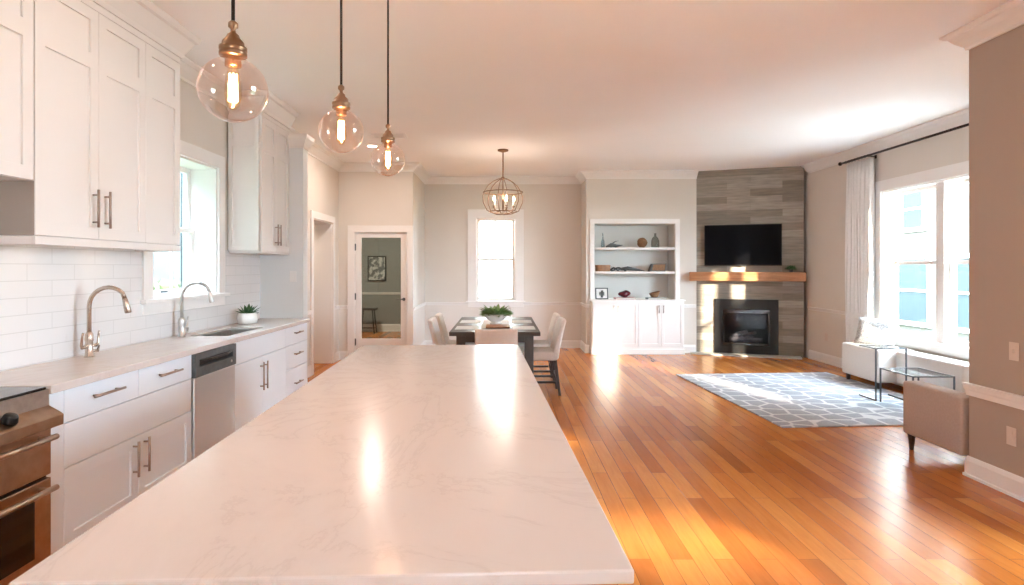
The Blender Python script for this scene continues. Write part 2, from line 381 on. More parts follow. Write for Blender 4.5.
def rail_prof(z, h=.055): return [(0, z - h), (.012, z - h), (.016, z - h * .6), (.022, z - h * .45), (.024, z - h * .2), (.03, z - h * .12), (.03, z), (0, z)]
trim([(KX, 6.5), (KX, 8.03)], rail_prof(.88)); trim([(KX, 9.15), (KX, 9.4), (-2.455, 9.4)], rail_prof(.86))
trim([(-1.42, 9.4), (-1.42, 10.8), (-.635, 10.8)], rail_prof(.83)); trim([(.365, 10.8), (1.42, 10.8), (1.42, 10.15), (1.47, 10.15)], rail_prof(.83))
trim([(3.06, 10.15), (3.29, 10.15)], rail_prof(.83)); trim([(RX, 9.57), (RX, 8.0)], rail_prof(.83))
trim([(3.25, 2.9), (3.25, 4.15), (3.39, 4.15), (3.39, 2.9)], rail_prof(.65, .085), side=-1)
def base_prof(h=.14): return [(0, 0), (.026, 0), (.026, .018), (.018, .022), (.018, h - .03), (.012, h - .012), (.006, h), (0, h)]
for nm, p, sd in (('baseboard_left', [(KX, 6.5), (KX, 8.03)], 1), ('baseboard_corner', [(KX, 9.15), (KX, 9.4), (-2.455, 9.4)], 1),
                  ('baseboard_far', [(-1.42, 9.4), (-1.42, 10.8), (1.42, 10.8), (1.42, 10.15), (1.47, 10.15)], 1),
                  ('baseboard_bookcase', [(3.07, 10.15), (3.28, 10.15)], 1), ('baseboard_right', [(RX, 9.55), (RX, BACK)], 1),
                  ('baseboard_partition', [(3.25, 2.9), (3.25, 4.15), (3.39, 4.15), (3.39, 2.9)], -1)):
    trim(p, base_prof(), side=sd, name=nm)
trim([(-3.77, 9.4), (-2.9, 9.4)], base_prof(.16), side=1, name='baseboard_hall'); trim([(-3.77, 9.4), (-2.9, 9.4)], rail_prof(.86), WALL)
trim([(-3.77, 13.6), (-1.54, 13.6)], base_prof(.17), name='baseboard_hall_far'); trim([(-3.77, 13.6), (-1.54, 13.6)], rail_prof(.90))
# pale paint below the chair rail in the dining corner
def skin_y(name, x0, x1, y, z1=.78, m=WAINSCOT):
    bm = new(); box(bm, x0, x1, y - .004, y, .14, z1); struct(name, bm, m)
def skin_x(name, y0, y1, xa, xb, z1=.78, m=WAINSCOT):
    bm = new(); box(bm, xa, xb, y0, y1, .14, z1); struct(name, bm, m)
skin_y('wall_wainscot_far', -1.416, 1.416, 10.8); skin_x('wall_wainscot_return', 9.4, 10.796, -1.42, -1.416)
skin_y('wall_wainscot_corner', KX + .004, -2.455, 9.4, .805); skin_x('wall_wainscot_left', 9.15, 9.396, KX, KX + .004, .805)
# tiled splashback
bm = new(); plate(bm, [1.5, 4.27, 5.53, 6.35], [.916, 1.185, 1.62], {(1, 1)}, KX, KX + .008, lambda u, v, t: (t, u, v)); struct('wall_splashback', bm, TILE)

# ------------------------------------------------------------------ windows and doors
def dh_sash(root, x0, x1, z0, z1, y, muntins=None, name='sash'):
    """double-hung unit: upper sash further out, lower sash nearer, each with its pane"""
    zm = (z0 + z1) / 2
    for lab, a, b, yy in (('upper_sash', zm - .02, z1, y + .035), ('lower_sash', z0, zm + .02, y)):
        bm = new(); s = .045
        plate(bm, [x0, x0 + s, x1 - s, x1], [a, a + s, b - s * .9, b], {(1, 1)}, yy, yy + .032, lambda u, v, t: (u, t, v))
        if muntins:
            for fx in muntins: xx = x0 + s + (x1 - x0 - 2 * s) * fx; box(bm, xx - .008, xx + .008, yy + .008, yy + .024, a + s, b - s * .9)
        so = obj(lab, bm, TRIM, root)
        bm = new(); box(bm, x0 + s - .005, x1 - s + .005, yy + .014, yy + .017, a + s - .005, b - s * .9 + .005); obj('pane', bm, PANE, so)
def window(name, loc, rotz, w, z0, z1, d, units, casing=.115, muntins=None, wall_t=.2, header=.0):
    r = struct(name, loc=loc, rotz=rotz)
    c = casing; bm = new()
    plate(bm, [-c, 0, w, w + c], [z0 - .001, z0, z1, z1 + c + header], {(1, 1)}, -.022, 0, lambda u, v, t: (u, t, v)); obj('casing', bm, TRIM, r, bev=.003)
    bm = new(); box(bm, -c - .03, w + c + .03, -.055, 0, z0 - .03, z0); box(bm, 0, w, 0, d, z0 - .03, z0 + .004); box(bm, -c, w + c, -.018, 0, z0 - .11, z0 - .03); obj('sill', bm, TRIM, r, bev=.004)
    bm = new()      # lining of the opening
    box(bm, .0005, .018, 0, wall_t, z0 + .004, z1 - .001); box(bm, w - .018, w - .0005, 0, wall_t, z0 + .004, z1 - .001); box(bm, .018, w - .018, 0, wall_t, z1 - .018, z1 - .001)
    for i in range(len(units) - 1): box(bm, units[i][1], units[i + 1][0], d - .06, d + .08, z0 + .004, z1 - .018)
    obj('frame', bm, TRIM, r)
    for a, b in units: dh_sash(r, a, b, z0 + .006, z1 - .02, d, muntins)
    return r
w1 = window('window_1', (KX, KW[0], 0), PI / 2, KW[1] - KW[0], KW[2], KW[3], .20, [(.02, 1.0)], wall_t=.3, muntins=(.33, .67))
bm = new(); tube(bm, [(.47, .19, 1.255), (.55, .19, 1.255)], .008); obj('latch', bm, SLATE, w1)
window('window_2', (DW[0], 10.8, 0), 0, DW[1] - DW[0], DW[2], DW[3], .10, [(.02, .715)], casing=.14, muntins=(.5,))
window('window_3', (RX, RWN[1], 0), -PI / 2, 2.0, RWN[2], RWN[3], .08, [(.06, .93), (1.06, 1.94)], casing=.14)
window('window_4', (RX, RW2[1], 0), -PI / 2, 1.42, RW2[2], RW2[3], .08, [(.13, 1.29)], casing=.12)
r = struct('door_added_3', loc=(-.3, BACK, 0))       # unseen glazed doors added behind the camera for fill daylight
bm = new(); plate(bm, [0.001, .08, .56, .64, 1.12, 1.199], [.121, .2, 2.52, 2.599], {(1, 1), (3, 1)}, -.14, -.08, lambda u, v, t: (u, t, v)); dl = obj('door_leaf', bm, TRIM, r)
bm = new(); box(bm, .05, 1.15, -.112, -.108, .18, 2.54); obj('pane', bm, PANE, dl)

r = struct('window_5', loc=(2.95, BACK, 0))     # unseen window behind the camera; boards added to shape two sun patches
bm = new(); plate(bm, [0.001, .03, .9, 1.749], [1.451, 1.535, 1.68, 2.06, 2.18, 2.299], {(1, 1), (1, 3)}, -.10, -.06, lambda u, v, t: (u, t, v)); obj('sun_slot_board', bm, TRIM, r)
bm = new(); box(bm, .02, 1.73, -.09, -.087, 1.5, 2.2); obj('pane', bm, PANE, r)
# doorway in the left wall
bm = new()
c = .10
for a, b in ((8.12 - c, 8.12), (9.05, 9.05 + c)): box(bm, KX, KX + .022, a, b, 0, 2.13)
box(bm, KX, KX + .022, 8.12 - c, 9.05 + c, 2.13, 2.13 + c)
box(bm, KX - .3, KX, 8.12, 8.135, 0, 2.13); box(bm, KX - .3, KX, 9.035, 9.05, 0, 2.13); box(bm, KX - .3, KX, 8.135, 9.035, 2.115, 2.13)
struct('trim_20', bm, TRIM, bev=.003)
# glazed hall door
r = struct('door_1', loc=(DX0, 9.4, 0)); w = DX1 - DX0
bm = new(); plate(bm, [-.09, .012, w - .012, w + .085], [0, 2.015, 2.12], {(1, 0)}, -.022, 0, lambda u, v, t: (u, t, v)); obj('casing', bm, TRIM, r, bev=.003)
bm = new(); box(bm, .001, .02, 0, .118, 0, 2.028); box(bm, w - .02, w - .001, 0, .118, 0, 2.028); box(bm, .02, w - .02, 0, .118, 2.01, 2.028); obj('jamb', bm, TRIM, r)
bm = new(); plate(bm, [.024, .118, w - .118, w - .024], [.01, .33, 1.93, 2.005], {(1, 1)}, .02, .06, lambda u, v, t: (u, t, v)); lf = obj('door_leaf', bm, TRIM, r, bev=.003)
bm = new(); box(bm, .11, w - .11, .037, .043, .325, 1.935); obj('pane', bm, DOORG, lf)
for z in (.28, 1.0, 1.78):
    bm = new(); box(bm, .012, .034, .004, .02, z - .05, z + .05); tube(bm, [(.023, .004, z - .055), (.023, .004, z + .055)], .007, 8); obj('hinge', bm, SLATE, lf)
bm = new(); lathe(bm, [(.026, 0), (.026, .008), (.012, .012), (.010, .045)], 16, M=Matrix.Translation((w - .07, .02, .955)) @ Matrix.Rotation(PI / 2, 4, 'X'))
tube(bm, [(w - .07, -.022, .955), (w - .10, -.026, .955), (w - .18, -.024, .952)], [.009, .009, .007], 8); h = obj('handle', bm, SLATE, lf, smooth=True); h['label'] = 'dark lever handle'

# ------------------------------------------------------------------ kitchen
def bar_pull(bm, M, ln, r=.007, off=.032):
    """bar along canonical x centred at the origin of M, standing off to -y"""
    def P(*p): return tuple(M @ Vector(p))
    tube(bm, [P(-ln / 2, -off, 0), P(ln / 2, -off, 0)], r, 10)
    for s in (-1, 1): tube(bm, [P(s * ln * .36, 0, 0), P(s * ln * .36, -off, 0)], r * .8, 8)
ROTV = Matrix.Rotation(PI / 2, 4, 'Y')
def shaker(x0, x1, z0, z1, y, rail=.065, mids=(), flat=False):
    bm = new(); g = .0016; x0 += g; x1 -= g; z0 += g; z1 -= g
    if flat: box(bm, x0, x1, y, y + .02, z0, z1); return bm
    zs = [z0, z0 + rail]
    holes = set()
    for a, b in mids: zs += [a, b]
    zs += [z1 - rail, z1]
    xs = [x0, x0 + rail, x1 - rail, x1]
    for j in range(1, len(zs) - 1, 2): holes.add((1, j))
    plate(bm, xs, zs, holes, y, y + .012, lambda u, v, t: (u, t, v)); box(bm, x0, x1, y + .012, y + .02, z0, z1)
    return bm
def door(parent, x0, x1, z0, z1, y, handle=None, hz=None, vertical=True, ln=.19, name='door', m=None, **kw):
    d = obj(name, shaker(x0, x1, z0, z1, y, **kw), m or (CABB if parent.name.startswith('base_cabinet') else CAB), parent, bev=.0012, seg=1)
    if handle is not None:
        bm = new(); M = Matrix.Translation((handle, y, hz))
        bar_pull(bm, M @ ROTV if vertical else M, ln); obj('handle', bm, PULL, d, smooth=True)
    return d
DEP = .51            # door face of base cabinets stands this far off the wall
def base_cab(y0, y1, label, gap=.002, sink=False):
    r = thing('base_cabinet', label, 'cabinet', (KX + .002, y0, 0), PI / 2, None); w = y1 - y0
    bm = new(); zt = .69 if sink else .874; box(bm, gap, w - gap, -(DEP - .021), 0, .10, zt)
    if sink: box(bm, gap, .03, -(DEP - .021), 0, zt, .874); box(bm, w - .03, w - gap, -(DEP - .021), 0, zt, .874)
    box(bm, gap, w - gap, -(DEP - .08), 0, 0, .10); obj('cabinet_body', bm, CABB, r)
    return r, w
r, w = base_cab(2.712, 2.83, 'narrow white filler cabinet between the range and the wide drawers')
obj('filler_panel', shaker(.0, w, .105, .872, -DEP, flat=True), CABB, r, bev=.0012)
r, w = base_cab(2.83, 3.99, 'wide white base cabinet left of the dishwasher with two top drawers')
h = w / 2
for k in (0, 1): door(r, k * h, (k + 1) * h, .71, .872, -DEP, k * h + h / 2, .80, vertical=False, ln=.24, name='drawer', flat=True)
door(r, 0, w, .495, .708, -DEP, name='drawer', flat=True)
door(r, 0, h, .105, .492, -DEP, h - .05, .37, ln=.2); door(r, h, w, .105, .492, -DEP, h + .05, .37, ln=.2)
r, w = base_cab(4.61, 5.71, 'white sink base cabinet with two doors right of the dishwasher', sink=True)
door(r, 0, w, .69, .872, -DEP, name='false_front', flat=True)
h = w / 2; door(r, 0, h, .105, .687, -DEP, h - .04, .52, ln=.24, flat=True); door(r, h, w, .105, .687, -DEP, h + .04, .52, ln=.24, flat=True)
r, w = base_cab(5.71, 6.345, 'white three-drawer base cabinet at the far end of the worktop')
for a, b in ((.69, .872), (.455, .687), (.105, .452)): door(r, 0, w, a, b, -DEP, w / 2, (a + b) / 2 + .02, vertical=False, ln=.2, name='drawer', flat=True)

# dishwasher
r = thing('dishwasher', 'stainless dishwasher with a black control strip under the worktop', 'dishwasher', (KX + .002, 3.99, 0), PI / 2); w = .62
B1('body', BLACKM, r, .004, w - .004, -.48, 0, .1, .87); B1('toe_kick', BLACKM, r, .004, w - .004, -.42, -.38, 0, .10)
B1('door', DWSTEEL, r, .006, w - .006, -.525, -.481, .11, .705, bev=.004)
bm = new(); plate(bm, [.006, .06, w - .06, w - .006], [.708, .775, .825, .868], {(1, 1)}, -.535, -.481, lambda u, v, t: (u, t, v)); cp = obj('control_panel', bm, SLATE, r, bev=.004)
bm = new(); box(bm, .06, w - .06, -.50, -.481, .775, .825); tube(bm, [(.06, -.53, .822), (w * .3, -.548, .815), (w * .7, -.548, .815), (w - .06, -.53, .822)], .008, 8); obj('pocket_handle', bm, BLACKM, cp)
bm = new(); lathe(bm, [(.010, 0), (.010, .004), (0, .004)], 14, M=Matrix.Translation((w - .09, -.535, .745)) @ Matrix.Rotation(PI / 2, 4, 'X')); obj('badge', bm, STEEL, cp)

# worktop with the sink cut-out
SK = (-2.47, -2.16, 4.68, 5.40)
bm = new(); plate(bm, [KX + .009, SK[0], SK[1], -2.055], [2.707, SK[2], SK[3], 6.347], {(1, 1)}, .876, .915, lambda u, v, t: (u, v, t))
tag(obj('worktop', bm, QUARTZ, bev=.003), 'white quartz worktop running along the kitchen wall', 'countertop')
r = thing('sink', 'stainless undermount sink set in the wall worktop below the window', 'sink', (SK[0], SK[2], 0))
sw, sl = SK[1] - SK[0], SK[3] - SK[2]
bm = new(); OPEN[0] = True
t = .012
plate(bm, [0.001, t, sw - t, sw - .001], [.001, t, sl - t, sl - .001], {(1, 1)}, .71, .9, lambda u, v, tt: (u, v, tt)); box(bm, t, sw - t, t, sl - t, .70, .715)
bmesh.ops.recalc_face_normals(bm, faces=bm.faces[:]); OPEN[0] = False; obj('basin', bm, STEEL, r)
bm = new(); lathe(bm, [(.04, 0), (.04, .004), (.02, .002), (0, .002)], 18, (sw / 2, sl / 2, .715)); obj('drain', bm, BLACKM, r, smooth=True)

def faucet(loc, m, label, two=False, h=.42, reach=.235):
    r = thing('faucet', label, 'faucet', loc)
    bm = new(); lathe(bm, [(.028, 0), (.028, .006), (.022, .012), (.0205, .09), (.024, .1), (.022, .135), (.014, .15)], 20); obj('base', bm, m, r, smooth=True)
    R = reach / 2; pts = [(0, 0, .14), (0, 0, h - R)] + [(R - R * math.cos(a), 0, h - R + R * math.sin(a) * .98) for a in [k * PI / 12 for k in range(1, 10)]]
    x, _, z = pts[-1]; pts += [(x + .012, 0, z - .03)]
    bm = new(); tube(bm, pts, .0125, 14); s = obj('spout', bm, m, r, smooth=True)
    x, _, z = pts[-1]
    bm = new(); tube(bm, [(x, 0, z), (x + .006, 0, z - .02), (x + .022, 0, z - .085), (x + .023, 0, z - .09)], [.0135, .016, .019, .015], 14); obj('spray_head', bm, m, s, smooth=True)
    for sgn in ((1, -1) if two else (1,)):
        bm = new(); tube(bm, [(0, sgn * .015, .065), (0, sgn * .06, .062), (.004, sgn * .072, .075), (.008, sgn * .072, .13), (.014, sgn * .070, .15)], [.012, .011, .008, .006, .007], 10); obj('lever', bm, m, r, smooth=True)
        if sgn == 1: bm = new(); tube(bm, [(.01, .01, .035), (.02, .045, .03), (.012, .072, .06)], [.009, .009, .005], 8); obj('side_bracket', bm, m, r, smooth=True)
    return r
faucet((-2.49, 3.58, .916), BRONZE, 'warm bronze gooseneck faucet with two levers, nearer of the two', True)
faucet((-2.51, 4.65, .916), STEEL, 'brushed steel gooseneck faucet beside the sink under the window')

def blade(bm, base, d, ln, w, curl=.3, th=.0):
    d = Vector(d).normalized(); side = d.cross(Vector((0, 0, 1)));
    if side.length < .05: side = Vector((1, 0, 0))
    side.normalize(); p = Vector(base); prev = None; n = 5
    for i in range(n + 1):
        f = i / n; ww = w * math.sin(PI * min(.97, .12 + f * .85)) * .5 if i < n else .0006
        a = bm.verts.new(p - side * ww); b = bm.verts.new(p + side * ww); c = bm.verts.new(p + Vector((0, 0, -ww * .5)))
        if prev:
            bm.faces.new((prev[0], prev[2], c, a)); bm.faces.new((prev[2], prev[1], b, c))
        prev = (a, b, c); p = p + d * (ln / n); d = (d + Vector((0, 0, -curl / n))).normalized()
def plant(parent, z, n, ln, w, m, spread=1.0, r=.02, curl=.4):
    bm = new()
    for i in range(n):
        a = 2.4 * i + random.random() * .4; e = .35 + .9 * (i / n)
        d = (math.cos(a) * math.cos(e) * spread, math.sin(a) * math.cos(e) * spread, math.sin(e))
        blade(bm, (math.cos(a) * r, math.sin(a) * r, z), d, ln * random.uniform(.75, 1.1), w, curl)
    OPEN[0] = True; o = obj('foliage', bm, m, parent); OPEN[0] = False; return o
r = thing('potted_succulent', 'small succulent in a white bowl planter on the wall worktop', 'plant', (-2.44, 5.68, .9155))
bm = new(); lathe(bm, [(.055, 0), (.085, .01), (.095, .05), (.088, .105), (.08, .108), (.078, .09), (0, .088)], 22); obj('pot', bm, CERAM, r, smooth=True)
plant(r, .09, 20, .12, .035, LEAFD)

# range
r = thing('range', 'warm stainless double-oven range at the near end of the worktop', 'range', (KX + .002, 1.95, 0), PI / 2); w = .755
B1('body', RANGEM, r, 0, w, -.52, 0, .05, .80); B1('cooktop', BLACKG, r, .01, w - .01, -.53, -.02, .9, .912, bev=.003)
bm = new(); box(bm, 0, w, -.535, 0, .80, .9); obj('upper_body', bm, STEEL, r)
bm = new(); M = Matrix(((0, 1, 0, 0), (1, 0, 0, 0), (0, 0, 1, 0), (0, 0, 0, 1)))
pr = [(-.53, .83), (-.59, .797), (-.602, .788), (-.602, .742), (-.59, .738), (-.53, .738)]
a = [bm.verts.new((0, y, z)) for y, z in pr]; b = [bm.verts.new((w, y, z)) for y, z in pr]
bm.faces.new(a); bm.faces.new(b[::-1])
for i in range(6): j = (i + 1) % 6; bm.faces.new((a[i], b[i], b[j], a[j]))
cp = obj('control_panel', bm, RANGEM, r, bev=.003)
for k in range(5):
    bm = new(); lathe(bm, [(.028, 0), (.031, .008), (.026, .030), (.022, .035), (0, .035)], 18, M=Matrix.Translation((.50 - k * .105, -.562, .813)) @ Matrix.Rotation(math.radians(22), 4, 'X')); obj('knob', bm, BLACKM, cp, smooth=True)
for nm, a, b in (('upper_oven_door', .52, .732), ('lower_oven_door', .12, .505)):
    d = B1(nm, RANGEM, r, .01, w - .01, -.552, -.521, a, b, bev=.004)
    bm = new(); tube(bm, [(.04, -.60, b - .035), (w - .04, -.60, b - .035)], .0125, 14)
    for x in (.08, w - .08): tube(bm, [(x, -.552, b - .035), (x, -.60, b - .035)], .011, 10)
    obj('handle', bm, RANGEM, d, smooth=True)
    if a < .3: B1('oven_window', BLACKG, d, .11, w - .11, -.556, -.552, a + .06, b - .075)
B1('base_panel', BLACKM, r, .02, w - .02, -.49, -.47, 0, .12)
B1('oven_gap', BLACKM, r, .01, w - .01, -.528, -.5215, .505, .52)

# wall cabinets
UD = .32
def wall_cab(y0, y1, z0, doors, label, end_panel=False, crown=True):
    r = thing('wall_cabinet', label, 'cabinet', (KX + .002, y0, 0), PI / 2); w = y1 - y0
    bm = new(); box(bm, .001, w - .001, -(UD - .021), -.008, z0, 2.99); obj('cabinet_body', bm, CAB, r)
    x = 0
    for dw, hx in doors:
        door(r, x, x + dw, z0, 2.89, -UD, None if hx is None else x + hx, z0 + .17, ln=.21, mids=((2.555, 2.64),)); x += dw
    B1('frieze', CAB, r, .001, w - .001, -UD, -(UD - .021), 2.892, 2.99)
    return r, w
def cab_crown(r, pts):
    bm = new(); sweep(bm, pts, [(0, 2.93), (.012, 2.93), (.02, 2.96), (.07, 3.05), (.09, 3.06), (.1, 3.09), (.1, 3.0995), (0, 3.0995)], 1)
    obj('crown', bm, CAB, r)
r, w = wall_cab(1.95, 2.893, 1.874, [(w_, h_) for w_, h_ in ((.47, .43), (.47, .04))], 'short white wall cabinet above the range')
cab_crown(r, [(0, -UD), (w, -UD)])
r, w = wall_cab(2.896, 4.2, 1.61, [(.458, .41), (.441, .05), (.405, None)], 'three-door white wall cabinet over the bronze faucet')
cab_crown(r, [(0, -UD), (w, -UD), (w, 0)])
B1('end_panel', TAUPE, r, -.0025, .0005, -UD + .003, -.002, 1.61, 1.873)['label'] = 'taupe sheet painting shade on the cabinet end'  # thin sheet that paints the shade onto the cabinet end
bm = new(); box(bm, .0, w, -UD - .002, -(UD - .02), 1.565, 1.607); box(bm, 0, .02, -(UD - .02), -.01, 1.565, 1.607); box(bm, w - .02, w, -(UD - .02), -.01, 1.565, 1.607); obj('light_rail', bm, CAB, r, bev=.002)
for x in (.3, .85):
    bm = new(); lathe(bm, [(.035, -.012), (.035, 0)], 18, (x, -.17, 1.608)); o = obj('under_light', bm, DIML, r)
    lamp('under_light_lamp', 'AREA', (KX + .17, 2.896 + x, 1.59), .06, (1, .72, .5), size=.06)
r, w = wall_cab(5.62, 6.345, 1.61, [(.362, .325), (.362, .04)], 'tall white two-door wall cabinet right of the kitchen window')
cab_crown(r, [(0, 0), (0, -UD), (w, -UD)])
bm = shaker(0, UD - .03, 1.61, 2.89, 0, rail=.04, mids=((2.60, 2.66),)); bmesh.ops.transform(bm, matrix=Matrix.Translation((-.022, -.01, 0)) @ Rz(-PI / 2), verts=bm.verts[:]); obj('end_panel', bm, CAB, r, bev=.0012)
bm = new(); box(bm, 0, w, -UD - .001, -.01, 1.59, 1.608); obj('light_rail', bm, CAB, r, bev=.002)

# island
ISL = Matrix.Translation((-.368, 2.586, 0)) @ Rz(math.radians(2.35))
r = thing('kitchen_island', 'long kitchen island with white base and pale quartz top', 'island', (-.368, 2.586, 0), math.radians(2.35))
B1('island_top', QUARTZ, r, -.538, .538, -1.555, 1.555, .889, .915, bev=.004)
bm = new(); box(bm, -.50, .30, -1.49, 1.50, .1, .888); box(bm, -.44, .26, -1.44, 1.45, 0, .1); obj('island_body', bm, CAB, r)
for k in range(5):
    y = -1.47 + k * .59
    for nm, X, sgn in (('side_panel', .301, 1),):
        bm = shaker(0, .58, .13, .87, 0); bmesh.ops.transform(bm, matrix=Matrix.Translation((X + .02, y, 0)) @ Rz(PI / 2), verts=bm.verts[:]); obj(nm, bm, CAB, r, bev=.0012)
for k in range(4):
    y = -1.47 + k * .74
    bm = shaker(0, .73, .13, .87, 0); bmesh.ops.transform(bm, matrix=Matrix.Translation((-.521, y + .73, 0)) @ Rz(-PI / 2), verts=bm.verts[:]); d = obj('door', bm, CAB, r, bev=.0012)
bm = shaker(-.49, .29, .13, .87, -1.511); obj('end_panel', bm, CAB, r, bev=.0012)

# ------------------------------------------------------------------ pendants
def pendant(loc, gz, label):
    r = thing('pendant_light', label, 'pendant light', (loc[0], loc[1], CEIL), group=None); g = gz - CEIL; R = .085
    bm = new(); lathe(bm, [(.06, -.0005), (.06, -.012), (.02, -.028), (.012, -.03)], 20); obj('canopy', bm, BRASS, r, smooth=True)
    bm = new(); tube(bm, [(0, 0, -.028), (0, 0, g + .165)], .0048, 8); obj('rod', bm, ROD, r, smooth=True)
    bm = new(); lathe(bm, [(.006, g + .172), (.012, g + .166), (.012, g + .156), (.006, g + .15), (.007, g + .142), (.014, g + .136), (.017, g + .128), (.026, g + .118), (.028, g + .106), (.034, g + .104), (.034, g + .096), (.031, g + .094), (.034, g + .09), (.034, g + .082), (.030, g + .08), (.020, g + .075), (.020, g + .055), (0, g + .055)], 22); s = obj('socket', bm, BRASS, r, smooth=True)
    OPEN[0] = True; bm = new()
    prof = [(R * math.sin(a), g + R * .97 * math.cos(a) - .005) for a in [.38 + k * (PI - .38) / 22 for k in range(22)]] + [(0, g - R * .97 - .005)]
    lathe(bm, prof, 36); obj('glass_globe', bm, GLOBE, r, smooth=True); OPEN[0] = False
    bm = new(); lathe(bm, [(.012, g + .055), (.014, g + .04), (.019, g + .02), (.021, g - .02), (.016, g - .045), (.006, g - .056), (0, g - .057)], 18); b = obj('bulb', bm, glassy('bulb_glass_%s' % len(bpy.data.materials), (1, .93, .8), 1.3), r, smooth=True)
    bm = new()
    for k in range(6):
        a = k * PI / 3; tube(bm, [(.009 * math.cos(a), .009 * math.sin(a), g + .035), (.010 * math.cos(a + .2), .010 * math.sin(a + .2), g - .035)], .0022, 6)
    obj('filament', bm, WARMLED, b)
    lamp('pendant_lamp', 'POINT', (0, 0, g - .005), 3.2, (1, .60, .44), r, .01)
    return r
pendant((-.694, 1.53), 1.913, 'clear glass globe pendant, nearest and largest of the row of three')
pendant((-.62, 2.28), 1.979, 'clear glass globe pendant, middle of the row of three')
pendant((-.574, 2.97), 1.996, 'clear glass globe pendant, farthest and smallest of the row of three')

# chandelier
r = thing('chandelier', 'bronze open-cage chandelier with candle lights over the dining table', 'chandelier', (0, 8.3, CEIL))
bm = new(); lathe(bm, [(.075, -.0005), (.075, -.02), (.03, -.035), (.012, -.04)], 22); obj('canopy', bm, BRASS, r, smooth=True)
bm = new(); tube(bm, [(0, 0, -.035), (0, 0, -.86)], .009, 8); obj('stem', bm, BRASS, r, smooth=True)
bm = new(); RC = .29
for k in range(6):
    a = k * PI / 3 + .3; pts = []
    for rr_, zz in ((.012, -.40), (.07, -.412), (.14, -.445), (.21, -.50), (.262, -.575), (RC, -.65), (RC - .005, -.74), (.23, -.85), (.12, -.895), (.01, -.905)): pts.append((rr_ * math.cos(a), rr_ * math.sin(a), zz))
    tube(bm, pts, .006, 6)
tube(bm, [(.275 * math.cos(t), .275 * math.sin(t), -.595) for t in [i * 2 * PI / 40 for i in range(40)]], .008, 6, True)
tube(bm, [(.2 * math.cos(t), .2 * math.sin(t), -.865) for t in [i * 2 * PI / 40 for i in range(40)]], .006, 6, True)
lathe(bm, [(.02, -.38), (.03, -.40), (.02, -.42)], 12); obj('cage', bm, BRASS, r, smooth=True)
for k in range(5):
    a = k * 2 * PI / 5; x, y = .15 * math.cos(a), .15 * math.sin(a)
    bm = new(); tube(bm, [(0, 0, -.84), (x * .6, y * .6, -.86), (x, y, -.83), (x, y, -.80)], .006, 6); lathe(bm, [(.022, 0), (.024, .008), (.01, .012)], 12, (x, y, -.80)); ar = obj('arm', bm, BRASS, r, smooth=True)
    bm = new(); lathe(bm, [(.012, 0), (.012, .07)], 12, (x, y, -.79)); obj('candle_sleeve', bm, CERAM, ar, smooth=True)
    bm = new(); lathe(bm, [(.008, 0), (.017, .02), (.016, .04), (.004, .07), (0, .072)], 12, (x, y, -.72)); obj('bulb', bm, BULBW, ar, smooth=True)
lamp('chandelier_lamp', 'POINT', (0, 0, -.70), 4, (1, .76, .62), r, .12)

# ceiling fittings
def downlight(x, y, label, e=.8, lens=True):
    r = thing('recessed_downlight', label, 'ceiling light', (x, y, CEIL))
    bm = new(); OPEN[0] = True; lathe(bm, [(.06, -.001), (.085, -.001), (.085, -.006), (.06, -.004), (.06, -.001)], 28); OPEN[0] = False; obj('trim_ring', bm, TRIM, r, smooth=True)
    bm = new(); lathe(bm, [(.06, -.001), (.06, -.003), (0, -.003)], 24); obj('lens', bm, CANL, r)
    lamp('downlight_lamp', 'AREA', (0, 0, -.01), e, (1, .80, .68), r, .11)
downlight(-1.77, 8.05, 'small round recessed downlight in the ceiling near the hall corner', 6)
for x, y in ((-.9, -.3), (1.4, -.3), (-1.6, 1.4), (1.2, 2.2), (4.1, 2.6), (-1.5, 3.0)):  # unseen downlights added as extra fill light
    downlight(x, y, 'round recessed downlight added unseen as fill, in the ceiling behind or above the camera')
for o in list(C.objects):
    if o.name.startswith('recessed_downlight') and o['label'].startswith('round'): o['group'] = 'added unseen fill downlights'
r = thing('ceiling_vent', 'faint white air register set in the ceiling beyond the farthest pendant', 'vent', (-1.42, 7.4, CEIL))
bm = new(); plate(bm, [-.22, -.19, .19, .22], [-.1, -.075, .075, .1], {(1, 1)}, -.012, -.0005, lambda u, v, t: (u, v, t)); obj('frame', bm, CEILM, r)
bm = new()
for k in range(6): box(bm, -.19, .19, -.07 + k * .025, -.058 + k * .025, -.009, -.003)
obj('louvre', bm, CEILM, r)

